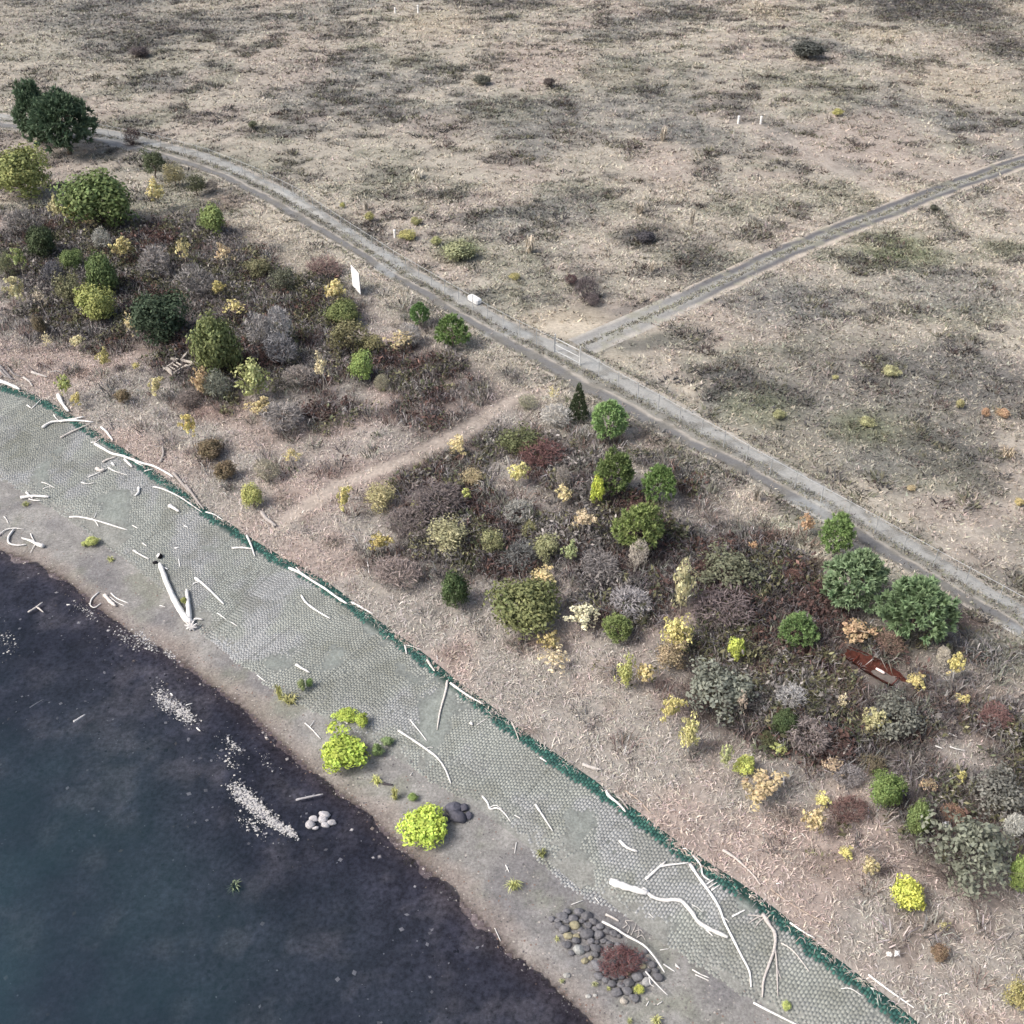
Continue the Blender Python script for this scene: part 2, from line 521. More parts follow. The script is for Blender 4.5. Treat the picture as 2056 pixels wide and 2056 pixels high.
def land_colour(P, dw, d1, d2, dr):
    x, y = P[:, 0], P[:, 1]
    n1 = fbm(x, y, 26, 51, 4)
    n2 = fbm(x * .8, y, 9, 61, 4)
    n3 = fbm(x, y, 3.0, 71, 3)
    c = np.tile(mixc(STRAW, PINK, .3), (len(P), 1))
    c = mixc(c, OLIVE, sstep(.50, .66, n2) * .7)
    c = mixc(c, GREY, sstep(.50, .68, n1) * .7)
    c = mixc(c, PINK, sstep(.52, .70, fbm(x, y, 14, 81, 3)) * .7)
    bank = (dr < 0) & (d2 > 0)
    wb = np.clip(-dr / 6, 0, 1) * bank
    cb = np.tile(BANKG, (len(P), 1))
    cb = mixc(cb, S(180, 172, 164), sstep(.42, .62, n2))
    cb = mixc(cb, BROWN, sstep(.60, .78, n3) * .5)
    inner = np.clip((d2 - 9) / 8, 0, 1)
    cb = mixc(cb, S(134, 122, 116), inner * sstep(.38, .60, fbm(x, y, 6, 91, 3)) * .75)
    c = c * (1 - wb[:, None]) + cb * wb[:, None]
    lumpy = fbm(x * .75, y, 4.2, 341, 3)
    c = mixc(c, S(104, 103, 102), sstep(.54, .67, lumpy) * .50 * (dr > -2))
    c = mixc(c, S(206, 197, 182), sstep(.44, .32, lumpy) * .38 * (dr > -2))
    wob = .72 + .56 * fbm(x, y, 4.0, 101, 3) + .0 * n3
    for (bx, by, _), rx, ry, cc, b in zip(_bq, _brx, _bry, _bcol, BLOBS):
        m = (np.abs(x - bx) < rx * 1.6) & (np.abs(y - by) < ry * 1.6)
        if not m.any(): continue
        r = np.sqrt(((x[m] - bx) / rx) ** 2 + ((y[m] - by) / ry) ** 2) * wob[m]
        w = sstep(1.15, .35, r) * b[6]
        c[m] = mixc(c[m], cc, w)
    dp, _ = sdist(P, FOOTPATH)
    c = mixc(c, S(204, 190, 178), sstep(1.5, .5, np.abs(dp) + (n3 - .5) * 1.2) * .85)
    dt, _ = sdist(P, TRACK)
    for o in (-.9, .9):
        c = mixc(c, S(206, 194, 182), sstep(.9, .2, np.abs(dt + o)) * .6)
    c = c * (0.80 + .40 * n3)[:, None]
    c = c * np.array([.97, 1.0, 1.015])
    # beach: brown fringe at the water, grey gravel above
    be = (d2 <= 0) & (dw > -30)
    g = np.tile(S(134, 133, 131), (len(P), 1))
    g = mixc(g, S(148, 147, 144), sstep(.45, .65, fbm(x, y, 3.5, 111, 3)))
    g = mixc(g, S(116, 115, 117), sstep(.5, .7, fbm(x, y, 6, 121, 3)) * .8)
    g = mixc(g, S(118, 122, 108), sstep(.55, .75, fbm(x, y, 2.2, 131, 3)) * .5)
    g = mixc(g, S(128, 115, 108), sstep(2.2, .4, dw + (n3 - .5) * 2.0) * .6)
    g = mixc(g, S(150, 144, 138), sstep(.6, .35, np.abs(dw - 1.3 + (n3 - .5) * 1.4)) * .4)
    g = mixc(g, S(70, 62, 60), sstep(.35, .0, dw))
    c = np.where(be[:, None], g, c)
    return c

# ------------------------------------------------------------------ the terrain sheet cut into ground, beach and river bed
g_c = land_colour(GP, g_dw, g_d1, g_d2, g_dr)
g_ru, g_rs = near_road(GP)
g_dp = np.abs(sdist(GP, FOOTPATH)[0])
ii = np.arange((NY - 1) * NX).reshape(NY - 1, NX)[:, :-1].ravel()
QUADS = np.column_stack([ii, ii + 1, ii + NX + 1, ii + NX])
fdw, fd2 = g_dw[QUADS].mean(1), g_d2[QUADS].mean(1)

# river bed colour: grey-purple stones in the shallows, algae further out
bx_, by_ = GP[:, 0], GP[:, 1]
bed = np.tile(S(80, 79, 88), (len(GP), 1))
bed = mixc(bed, S(108, 104, 108), sstep(.5, .7, fbm(bx_, by_, 2.5, 141, 4)))
bed = mixc(bed, S(60, 60, 70), sstep(.5, .65, fbm(bx_, by_, 7, 151, 3)) * .8)
bed = mixc(bed, S(92, 78, 74), sstep(-1.8, -.2, g_dw) * .5)

def cut(name, sel, colr, mat, z=None, extra=None, smooth_=True):
    q = QUADS[sel]
    u, inv = np.unique(q.ravel(), return_inverse=True)
    V = np.column_stack([GP[u], (g_z if z is None else np.full(len(g_z), z))[u]])
    me = mesh(name, V, Fq=inv.reshape(-1, 4), colr=None if colr is None else colr[u], smooth_=smooth_,
              extra=None if extra is None else {k: v[u] for k, v in extra.items()})
    o = put(name, me, mat)
    return tag(o, kind='structure')

soil = g_c * np.where(g_dr < 0, .66, .72)[:, None]          # bare earth and litter under the grass
cut('ground', fd2 > 0, soil, M_GROUND)
cut('beach', (fd2 <= 0) & (fdw > 0), g_c, M_BEACH)
cut('river_bed', fdw <= 0, bed, M_BED)

# water: clear in the shallows, its own blue-green body showing with depth, sky in its surface
wm, wt, wb_ = new_mat('river water')
depth_a = nnode(wt, 'ShaderNodeAttribute', attribute_name='depth')
body = nnode(wt, 'ShaderNodeBsdfDiffuse')
patch = noise_node(wt, .06, 4, .6)
ramp = nnode(wt, 'ShaderNodeMixRGB')
ramp.inputs['Color1'].default_value = (*S(40, 60, 74), 1)
ramp.inputs['Color2'].default_value = (*S(54, 86, 95), 1)
wt.links.new(mul_range(wt, patch.outputs['Fac'], 0, 1, .35, .65), ramp.inputs['Fac'])
wt.links.new(ramp.outputs['Color'], body.inputs['Color'])
clear = nnode(wt, 'ShaderNodeBsdfTransparent')
clear.inputs['Color'].default_value = (.66, .68, .74, 1)
m1 = nnode(wt, 'ShaderNodeMixShader')
wt.links.new(mul_range(wt, depth_a.outputs['Fac'], 0.0, .95, .05, 2.1), m1.inputs['Fac'])
wt.links.new(clear.outputs[0], m1.inputs[1])
wt.links.new(body.outputs[0], m1.inputs[2])
gl = nnode(wt, 'ShaderNodeBsdfGlossy')
gl.inputs['Roughness'].default_value = .08
fr = nnode(wt, 'ShaderNodeFresnel')
fr.inputs['IOR'].default_value = 1.33
rip = noise_node(wt, .9, 4, .6)
bp = nnode(wt, 'ShaderNodeBump')
bp.inputs['Strength'].default_value = .35
bp.inputs['Distance'].default_value = .05
wt.links.new(rip.outputs['Fac'], bp.inputs['Height'])
wt.links.new(bp.outputs['Normal'], gl.inputs['Normal'])
wt.links.new(bp.outputs['Normal'], fr.inputs['Normal'])
m2 = nnode(wt, 'ShaderNodeMixShader')
wt.links.new(fr.outputs[0], m2.inputs['Fac'])
wt.links.new(m1.outputs[0], m2.inputs[1])
wt.links.new(gl.outputs[0], m2.inputs[2])
wt.links.new(m2.outputs[0], wt.nodes['Material Output'].inputs['Surface'])
cut('water', (g_z[QUADS].min(1) < Z_W + .02) & (g_dw[QUADS].min(1) < 2.5), None, wm, z=Z_W, extra={'depth': np.maximum(Z_W - g_z, 0)})

# ------------------------------------------------------------------ roads
def strip(name, A, B, m, colour_of, lift=.05):
    n = len(A)
    t = np.linspace(0, 1, m)
    P = (A[:, None, :] * (1 - t)[None, :, None] + B[:, None, :] * t[None, :, None]).reshape(-1, 2)
    z = terrain(P) + lift
    u = np.tile(t, n)
    z = z - .10 * (np.minimum(u, 1 - u) < .5 / m)          # the edges dive into the soil
    c = colour_of(P, u)
    i = (np.arange(n - 1)[:, None] * m + np.arange(m - 1)[None, :]).ravel()
    q = np.column_stack([i, i + m, i + m + 1, i + 1])
    o = put(name, mesh(name, np.column_stack([P, z]), Fq=q, colr=c, smooth_=True), M_ROAD)
    return tag(o, kind='structure')

def main_colour(P, u):
    x, y = P[:, 0], P[:, 1]
    w = u + (fbm(x, y, 4, 161, 4) - .5) * .22
    c = np.tile(S(156, 158, 156), (len(P), 1))
    grav, dark, verge, med = S(168, 168, 164), S(118, 118, 118), S(176, 170, 160), S(138, 137, 131)
    xs = [0, .05, .10, .16, .30, .36, .40, .56, .60, .80, .86, .92, 1]
    cs = [verge, verge, S(108, 106, 100), dark, dark, verge, med, med, grav, grav, S(150, 152, 150), verge, verge]
    for k in range(3):
        c[:, k] = np.interp(w, xs, [q[k] for q in cs])
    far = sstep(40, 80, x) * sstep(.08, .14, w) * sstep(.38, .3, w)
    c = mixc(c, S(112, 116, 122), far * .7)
    c = mixc(c, S(120, 118, 111), sstep(.53, .66, fbm(x, y, 1.6, 171, 3)) * .6)
    c = mixc(c, S(174, 179, 180), sstep(.6, .7, fbm(x * 1.0, y, 6, 181, 3)) * .4)
    return c

def side_colour(P, u):
    x, y = P[:, 0], P[:, 1]
    w = u + (fbm(x, y, 4, 191, 3) - .5) * .14
    pale, dark, mid = S(186, 177, 165), S(104, 104, 106), S(156, 156, 150)
    xs = [0, .10, .22, .30, .42, .50, .58, .70, .82, .92, 1]
    cs = [pale, pale, dark, dark, mid, mid, mid, dark, dark, pale, pale]
    c = np.column_stack([np.interp(w, xs, [q[k] for q in cs]) for k in range(3)])
    near = sstep(30, 12, np.hypot(x - SIDE_C[0, 0], y - SIDE_C[0, 1]))
    c = mixc(c, S(170, 170, 166), near * .6)
    return mixc(c, S(150, 150, 132), sstep(.56, .7, fbm(x, y, 2.0, 201, 3)) * .5)

def offset(C, d):
    t = np.gradient(C, axis=0)
    t /= np.hypot(*t.T)[:, None]
    return C + np.column_stack([-t[:, 1], t[:, 0]]) * d

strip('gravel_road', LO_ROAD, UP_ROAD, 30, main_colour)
strip('side_road', offset(SIDE_C, -2.6), offset(SIDE_C, 2.6), 20, side_colour, lift=.04)

# ------------------------------------------------------------------ block mat: concrete blocks laid up the slope, a green-stained strip along the top
BL_U, BL_V, GAP, BL_H = .225, .31, .022, .03
core = X_M2
arc_l = np.concatenate([[0], np.cumsum(np.hypot(*(core[1:] - core[:-1]).T))])
s_lo, s_hi = arc_l[1] + 2, arc_l[-2] - 2
ns = int((s_hi - s_lo) / BL_U)
def on_mat(s, w):
    """s along the top edge of the mat, w down the slope (negative: up into the green strip)"""
    px, py = np.interp(s, arc_l, core[:, 0]), np.interp(s, arc_l, core[:, 1])
    e = .9
    tx = np.interp(s + e, arc_l, core[:, 0]) - np.interp(s - e, arc_l, core[:, 0])
    ty = np.interp(s + e, arc_l, core[:, 1]) - np.interp(s - e, arc_l, core[:, 1])
    L = np.hypot(tx, ty)
    return np.column_stack([px + ty / L * w, py - tx / L * w])

W_MAX = 19.0
si = s_lo + (np.arange(ns) + .5) * BL_U
wi = -GREEN_W + (np.arange(int((W_MAX + GREEN_W) / BL_V)) + .5) * BL_V
SI, WI = np.meshgrid(si, wi, indexing='ij')
WI = WI + (np.arange(ns)[:, None] % 2) * BL_V * .5 + rng.uniform(-.07, .07, (ns, 1))
SI, WI = SI.ravel(), WI.ravel()
BP = on_mat(SI, WI)
b_dw, b_d1, b_d2, b_dr, b_s = shore(BP)
bz = terrain_from(BP, b_dw, b_d1, b_d2, b_dr)
px, py, dep = project(BP[:, 0], BP[:, 1], bz)
edge = (fbm(BP[:, 0], BP[:, 1], 5.0, 211, 3) - .5) * 3.0
silt = fbm(BP[:, 0], BP[:, 1], 6.0, 221, 4)
gedge = (fbm(BP[:, 0], BP[:, 1], 2.0, 231, 3) - .5) * 1.3
keep = (px > -60) & (px < 2116) & (py < 2130) & (b_d1 > -.2 + edge * .5) & (WI > -GREEN_W + .15 + gedge) & (rng.random(len(px)) > .012)
BP, bz, SI, WI, px, py, silt = BP[keep], bz[keep], SI[keep], WI[keep], px[keep], py[keep], silt[keep]
nb = len(BP)
green_b = WI < -.02 + (fbm(BP[:, 0], BP[:, 1], 1.2, 241, 2) - .5) * .5
# block axes
h = .15
tu = on_mat(SI + h, WI) - on_mat(SI - h, WI)
tu /= np.hypot(*tu.T)[:, None]
tv = np.column_stack([tu[:, 1], -tu[:, 0]])
zu = (terrain(BP + tu * .3) - terrain(BP - tu * .3)) / .6
zv = (terrain(BP + tv * .3) - terrain(BP - tv * .3)) / .6
bh = BL_H * (.55 + .5 * rng.random(nb)) - np.clip((silt - .60) * .12, 0, .012)
tone = rng.random(nb)
panel = _hash(np.floor(SI / 2.4), np.floor((WI + 30) / 4.9), 3)           # the mat was laid in panels
seam = (np.abs(SI / 2.4 - np.round(SI / 2.4)) * 2.4 < .06) | (np.abs((WI + 30) / 4.9 - np.round((WI + 30) / 4.9)) * 4.9 < .08)
bcol = np.tile(S(153, 157, 152), (nb, 1))
bcol = mixc(bcol, S(159, 161, 163), sstep(.45, .6, fbm(BP[:, 0], BP[:, 1], 4, 251, 3)) * .8)
bcol = mixc(bcol, S(142, 145, 139), sstep(.5, .65, fbm(BP[:, 0], BP[:, 1], 7, 261, 3)) * .8)
bcol = bcol * ((.86 + .26 * tone) * (.92 + .16 * panel) * np.where(seam & (panel < .6), .8, 1))[:, None]
stain = sstep(.56, .70, fbm(BP[:, 0], BP[:, 1], 2.6, 271, 4))
bcol = mixc(bcol, S(118, 120, 110), stain * .45)
grn = np.where((rng.random(nb) < .5)[:, None], S(66, 108, 99), S(50, 86, 82)) * (.75 + .5 * rng.random(nb))[:, None]
bcol = np.where(green_b[:, None], grn, bcol)
CU = np.array([-1, 1, 1, -1, -1, 1, 1, -1]) * .5
CV = np.array([-1, -1, 1, 1, -1, -1, 1, 1]) * .5
CT = np.array([0, 0, 0, 0, 1, 1, 1, 1.])
BF = np.array([[4, 5, 6, 7], [0, 1, 5, 4], [1, 2, 6, 5], [2, 3, 7, 6], [3, 0, 4, 7]])[:, ::-1]
fu = (BL_U - GAP * 1.7) * (.94 + .1 * rng.random(nb))
fv = (BL_V - GAP * .5) * (.94 + .1 * rng.random(nb))
def block_verts(i):
    i = np.atleast_1d(i)
    sh = 1 - .05 * CT
    du, dv = CU[None] * sh * fu[i, None], CV[None] * sh * fv[i, None]
    X = BP[i, 0, None] + tu[i, 0, None] * du + tv[i, 0, None] * dv
    Y = BP[i, 1, None] + tu[i, 1, None] * du + tv[i, 1, None] * dv
    Z = bz[i, None] + zu[i, None] * du + zv[i, None] * dv - .05 + CT[None] * (bh[i, None] + .05)
    return np.stack([X, Y, Z], -1)

inview = np.where((px > 0) & (px < 2056) & (py < 2056))[0]
near300 = inview[np.argsort(-py[inview])][:300]
rest = np.setdiff1d(np.arange(nb), near300)
# the bed of the mat: silt and filter stone showing in the joints
sb = np.arange(s_lo, s_hi, .6)
wbv = np.arange(-GREEN_W, W_MAX, .6)
SB, WB = np.meshgrid(sb, wbv, indexing='ij')
MP = on_mat(SB.ravel(), WB.ravel())
m_dw, m_d1, m_d2, m_dr, _ = shore(MP)
mz = terrain_from(MP, m_dw, m_d1, m_d2, m_dr) + .006 + np.clip((fbm(MP[:, 0], MP[:, 1], 6.0, 221, 4) - .62) * .2, 0, .016) + .018 * sstep(1.8, -.2, m_d1 + (fbm(MP[:, 0], MP[:, 1], 3.0, 281, 3) - .5) * 4)
mcol = np.tile(S(116, 120, 118), (len(MP), 1))
mcol = mixc(mcol, S(132, 138, 134), sstep(.62, .78, fbm(MP[:, 0], MP[:, 1], 6.0, 221, 4)))
mcol = mixc(mcol, S(136, 137, 133), sstep(2.6, .2, m_d1 + (fbm(MP[:, 0], MP[:, 1], 3.0, 281, 3) - .5) * 4) * .9)
mcol = mixc(mcol, S(34, 62, 58), sstep(.1, -.2, WB.ravel()))
nw = len(wbv)
i = (np.arange(len(sb) - 1)[:, None] * nw + np.arange(nw - 1)[None]).ravel()
q = np.column_stack([i, i + 1, i + nw + 1, i + nw])
ok = (m_d1[q].min(1) > -.3)
block_mat = tag(put('block_mat', mesh('block_mat', np.column_stack([MP, mz]), Fq=q[ok][:, ::-1], colr=mcol, smooth_=True), M_BEACH), kind='structure')
V = block_verts(rest)
FQ = (np.arange(len(rest))[:, None, None] * 8 + BF[None]).reshape(-1, 4)
o = put('concrete_blocks', mesh('concrete_blocks', V.reshape(-1, 3), Fq=FQ, colr=np.repeat(bcol[rest], 8, 0)), M_BLOCK, parent=block_mat)
tag(o, kind='stuff')
for k in near300:
    v = block_verts(k)[0]
    c0 = v.mean(0)
    put('concrete_block', mesh('concrete_block', v - c0, Fq=BF, colr=np.repeat(bcol[[k]], 8, 0)), M_BLOCK, loc=c0, parent=block_mat)

# ------------------------------------------------------------------ ground cover: dry grass and low brush (uncountable)
def scatter(n, x0, x1, y0, y1):
    P = np.column_stack([rng.uniform(x0, x1, n), rng.uniform(y0, y1, n)])
    ax, ay, ad = project(P[:, 0], P[:, 1], np.zeros(n))
    return P[(ax > -110) & (ax < 2166) & (ay > -60) & (ay < 2200)]

def blades(C, z, nb_, spread, lean, height, width, colr, cvar, curved):
    """tufts at C (n,2): nb_ blades each; returns V, tris, colours"""
    n = len(C)
    k = nb_
    sp, hh, ww, ln = [np.repeat(np.broadcast_to(np.asarray(a, float), (n,)), k) for a in (spread, height, width, lean)]
    a = rng.uniform(0, 2 * np.pi, n * k)
    r = np.sqrt(rng.random(n * k)) * sp
    bx = np.repeat(C[:, 0], k) + np.cos(a) * r
    by = np.repeat(C[:, 1], k) + np.sin(a) * r
    bz_ = np.repeat(z, k) - .04
    a2 = a + rng.normal(0, .9, n * k)
    H = hh * rng.uniform(.55, 1.15, n * k)
    Lr = ln * rng.uniform(.4, 1.3, n * k)
    dx, dy = np.cos(a2) * Lr, np.sin(a2) * Lr
    wa = rng.uniform(0, 2 * np.pi, n * k)
    W = ww * rng.uniform(.6, 1.3, n * k)
    ex, ey = np.cos(wa) * W, np.sin(wa) * W
    cc = np.repeat(colr, k, 0) * np.exp(rng.normal(0, cvar, n * k))[:, None] * (1 + rng.normal(0, .035, (n * k, 3)))
    if not curved:
        V = np.empty((n * k, 3, 3))
        V[:, 0] = np.column_stack([bx - ex, by - ey, bz_])
        V[:, 1] = np.column_stack([bx + ex, by + ey, bz_])
        V[:, 2] = np.column_stack([bx + dx, by + dy, bz_ + H])
        T_ = np.arange(n * k * 3).reshape(-1, 3)
        return V.reshape(-1, 3), T_, np.repeat(cc, 3, 0)
    V = np.empty((n * k, 5, 3))
    V[:, 0] = np.column_stack([bx - ex, by - ey, bz_])
    V[:, 1] = np.column_stack([bx + ex, by + ey, bz_])
    V[:, 2] = np.column_stack([bx + dx * .45 - ex * .8, by + dy * .45 - ey * .8, bz_ + H])
    V[:, 3] = np.column_stack([bx + dx * .45 + ex * .8, by + dy * .45 + ey * .8, bz_ + H])
    V[:, 4] = np.column_stack([bx + dx * 1.3, by + dy * 1.3, bz_ + H * rng.uniform(.35, .95, n * k)])
    b0 = np.arange(n * k)[:, None] * 5
    T_ = np.concatenate([b0 + [0, 1, 3], b0 + [0, 3, 2], b0 + [2, 3, 4]], 0)
    return V.reshape(-1, 3), T_, np.repeat(cc, 5, 0)

def stuff(name, label, cat, parts, mat=M_GRASS):
    V = np.concatenate([p[0] for p in parts])
    off = np.cumsum([0] + [len(p[0]) for p in parts])[:-1]
    T_ = np.concatenate([p[1] + o for p, o in zip(parts, off)])
    C = np.concatenate([p[2] for p in parts])
    o = put(name, mesh(name, V, Ft=T_, colr=np.clip(C, .004, .95)), mat)
    return tag(o, label, cat, kind='stuff')

def site(P):
    dw, d1, d2, dr, z, c, ru, rs, dp = look((g_dw, g_d1, g_d2, g_dr, g_z, g_c, g_ru, g_rs, g_dp), P)
    return dw, d1, d2, dr, z, c, ru, rs, dp

# trampled or bare spots round the things that stand in the grass
CLEAR = at_many([(793.5, 28), (839.5, 28), (1482, 250), (1527, 251), (793, 479), (1700, 1315), (1716, 1324), (1735, 1333), (1755, 1345), (1775, 1358), (1800, 1375), (345, 735), (360, 745), (335, 748), (375, 733),
                 (1898, 1663), (1798, 1919)])[0][:, :2]
def clearing(P):
    return np.min(np.hypot(P[:, None, 0] - CLEAR[None, :, 0], P[:, None, 1] - CLEAR[None, :, 1]), 1)

# the open field beyond the bank
P = np.concatenate([scatter(150000, -90, 110, 45, 175), scatter(110000, -170, 170, 175, 330)])
dw, d1, d2, dr, z, c, ru, rs, dp = site(P)
lum = c.mean(1)
jd = np.hypot(P[:, 0] - SIDE_C[0, 0] - 3, P[:, 1] - SIDE_C[0, 1] - 4)
dt = np.abs(sdist(P, TRACK)[0])
keepp = (dr > -1.5) & ((jd > 8) | (rng.random(len(P)) < .2)) & ((dt > 1.5) | (rng.random(len(P)) < .3)) & (ru > .86 + .2 * rng.random(len(P))) & (rs > 1.75 + .8 * rng.random(len(P))) & (clearing(P) > 1.3) & (rng.random(len(P)) < np.where(lum > .36, .62, .95))
P, z, c = P[keepp], z[keepp], c[keepp]
n = len(P)
cl = fbm(P[:, 0], P[:, 1], 1.6, 301, 2)
big = (.48 + .65 * rng.random(n) ** 2) * (1 + P[:, 1] / 300)
patchy = sstep(.50, .66, cl)
c = mixc(c, DARK * .8, patchy * .25 * (rng.random(n) < .5))
c = mixc(c, STRAW * 1.12, sstep(.52, .36, cl) * .35)
c = c * .97
stuff('field_grass', 'dry straw-coloured grass and low brush covering the open field', 'grass',
      [blades(P, z, 5, .30 * big, .40 * big, .22 * big * (1 + .6 * patchy), .11 * big, c, .17, False)])
# darker low brush of the field
P2 = np.concatenate([scatter(34000, -90, 110, 45, 175), scatter(70000, -170, 170, 175, 330)])
dw, d1, d2, dr, z, c, ru, rs, dp = site(P2)
dk = sstep(.30, .13, c.mean(1)) * .8 + sstep(.55, .68, fbm(P2[:, 0] * .75, P2[:, 1], 4.2, 341, 3)) * .9 + .04
jd = np.hypot(P2[:, 0] - SIDE_C[0, 0] - 3, P2[:, 1] - SIDE_C[0, 1] - 4)
keepp = (dr > 0) & (jd > 9) & (np.abs(sdist(P2, TRACK)[0]) > 2.2) & (ru > 1.15) & (rs > 3.2) & (clearing(P2) > 1.8) & (rng.random(len(P2)) < dk * .6)
P2, z, c = P2[keepp], z[keepp], c[keepp]
n = len(P2)
sz = .6 + 1.2 * rng.random(n) ** 2
tint = np.array([S(86, 85, 86), S(102, 102, 90), S(92, 82, 79), S(116, 116, 98), S(108, 106, 104)])[rng.integers(0, 5, n)]
stuff('field_brush', 'dark low brush dotted over the dry field', 'brush',
      [blades(P2, z, 16, .55 * sz, .46 * sz, .38 * sz, .085 * sz, tint, .22, False)])
# bank grass: long bent straw
P3 = scatter(330000, -120, 90, 26, 190)
dw, d1, d2, dr, z, c, ru, rs, dp = site(P3)
dens = np.where(d2 < 11, .95, np.where(c.mean(1) < .2, .34, .62)) * np.where(dp < 1.2, .25, 1)
keepp = (d2 > GREEN_W - .40 - (fbm(P3[:, 0], P3[:, 1], 2.0, 231, 3) - .5) * 1.3) & (dr < 2) & (ru > .92) & (clearing(P3) > .9) & (rng.random(len(P3)) < dens)
P3, z, c, d2 = P3[keepp], z[keepp], c[keepp], d2[keepp]
n = len(P3)
sz = .6 + .7 * rng.random(n)
c = c * np.where(c.mean(1) < .2, 1.0, 1.27)[:, None]
stuff('bank_grass', 'pale pinkish straw grass lying matted on the bank', 'grass',
      [blades(P3, z, 4, .30 * sz, .42 * sz, .25 * sz, .036 * sz, c, .20, True)])
# tangled undergrowth of the bank
P4 = scatter(75000, -120, 90, 26, 190)
dw, d1, d2, dr, z, c, ru, rs, dp = site(P4)
dk = sstep(.36, .15, c.mean(1)) + .06
keepp = (d2 > 4) & (dr < 1) & (ru > 1.1) & (dp > 1.6) & (clearing(P4) > .7) & (rng.random(len(P4)) < dk * .75)
P4, z, c = P4[keepp], z[keepp], c[keepp]
n = len(P4)
sz = .6 + .9 * rng.random(n) ** 1.5
tint = np.array([S(128, 126, 126), S(104, 99, 98), S(150, 147, 145), S(104, 84, 78), S(112, 116, 106), S(90, 89, 93)])[rng.integers(0, 6, n)]
tint = tint * .8 + c * .22
stuff('bank_undergrowth', 'tangled brown and grey undergrowth between the bank trees', 'undergrowth',
      [blades(P4, z, 24, .6 * sz, .80 * sz, .75 * sz, .034 * sz, tint, .38, True)])
# the thickets: interlaced brambles, canes and dead twigs that fill the space between the trees
P8 = scatter(170000, -120, 90, 30, 190)
dw, d1, d2, dr, z, c, ru, rs, dp = site(P8)
inside = sstep(.33, .16, c.mean(1)) * sstep(.32, .46, fbm(P8[:, 0], P8[:, 1], 5.0, 421, 3))
keepp = (d2 > 6) & (dr < 0) & (ru > 1.15) & (dp > 2.4) & (clearing(P8) > 1.6) & (rng.random(len(P8)) < inside * .70 + .003)
P8, z, c = P8[keepp], z[keepp], c[keepp]
n, k = len(P8), 26
R8 = np.repeat(.55 + .85 * rng.random(n) ** 1.5, k)
H8 = np.repeat((.6 + 1.5 * rng.random(n) ** 1.4) * (.7 + .6 * fbm(P8[:, 0], P8[:, 1], 7, 431, 2)), k)
D8 = rng.normal(size=(n * k, 3))
D8 /= np.linalg.norm(D8, axis=1)[:, None]
D8[:, 2] = np.abs(D8[:, 2])
q8 = rng.uniform(.35, 1.0, n * k) ** .5
C8 = np.column_stack([np.repeat(P8[:, 0], k) + D8[:, 0] * R8 * q8, np.repeat(P8[:, 1], k) + D8[:, 1] * R8 * q8, np.repeat(z, k) + D8[:, 2] * H8 * q8 + .08])
A8 = D8 * .5 + rng.normal(0, .6, D8.shape)
A8 /= np.linalg.norm(A8, axis=1)[:, None]
B8 = np.cross(A8, rng.normal(size=A8.shape))
B8 /= np.linalg.norm(B8, axis=1)[:, None]
L8 = rng.uniform(.10, .34, n * k)[:, None]
W8 = L8 * np.where(rng.random(n * k) < .35, .45, .14)[:, None]
V8 = np.stack([C8 - A8 * L8, C8 + B8 * W8, C8 + A8 * L8, C8 - B8 * W8], 1).reshape(-1, 3)
pal = np.array([S(136, 132, 130), S(124, 124, 96), S(110, 88, 82), S(98, 80, 77), S(118, 116, 92), S(100, 106, 84), S(150, 146, 142), S(92, 88, 90)])
zone = fbm(P8[:, 0], P8[:, 1], 6.0, 441, 3)
pick = np.clip(((zone - .3) / .4 * 8 + rng.normal(0, 1.3, n)).astype(int), 0, 7)
t8 = np.repeat(pal[np.array([0, 6, 1, 4, 5, 7, 2, 3])[pick]], k, 0) * np.exp(rng.normal(-.12, .34, n * k))[:, None]
b8 = np.arange(n * k)[:, None] * 4
stuff('thicket_brush', 'interlaced brambles and dead twigs filling the space between the bank trees', 'brush',
      [(V8, np.concatenate([b8 + [0, 1, 2], b8 + [0, 2, 3]]), np.repeat(t8, 4, 0))])
# weeds in the middle and along the edges of the roads
P5 = np.concatenate([MAIN_C[rng.integers(0, len(MAIN_C), 2600)] + rng.normal(0, .38, (2600, 2)),
                     LO_ROAD[rng.integers(0, len(LO_ROAD), 1200)] + rng.normal(0, .45, (1200, 2)),
                     SIDE_C[rng.integers(0, len(SIDE_C), 1300)] + rng.normal(0, .3, (1300, 2)), UP_ROAD[rng.integers(0, len(UP_ROAD), 1500)] + rng.normal(0, .35, (1500, 2))])
z = terrain(P5) + .05
tint = np.array([S(122, 122, 112), S(164, 158, 144), S(96, 92, 90), S(140, 142, 120)])[rng.integers(0, 4, len(P5))]
stuff('road_weeds', 'grey-green weeds along the middle of the gravel road', 'weeds',
      [blades(P5, z, 6, .28, .22, .26, .06, tint, .25, False)])

# pebbles and wrack on the beach, pale gravel bars and debris in the shallows
def pebbles(P, z, size, colr):
    n = len(P)
    O = np.array([[1, 0, 0], [0, 1, 0], [-1, 0, 0], [0, -1, 0], [0, 0, .6], [0, 0, -.4]])
    F = np.array([[0, 1, 4], [1, 2, 4], [2, 3, 4], [3, 0, 4]])
    a = rng.uniform(0, 2 * np.pi, n)
    ca, sa = np.cos(a), np.sin(a)
    st = rng.uniform(.5, 1.0, n)
    X = O[None, :, 0] * size[:, None]
    Y = O[None, :, 1] * (size * st)[:, None]
    V = np.stack([P[:, 0, None] + X * ca[:, None] - Y * sa[:, None], P[:, 1, None] + X * sa[:, None] + Y * ca[:, None],
                  z[:, None] + O[None, :, 2] * (size * .7)[:, None]], -1)
    return V.reshape(-1, 3), (np.arange(n)[:, None, None] * 6 + F[None]).reshape(-1, 3), np.repeat(colr, 6, 0)

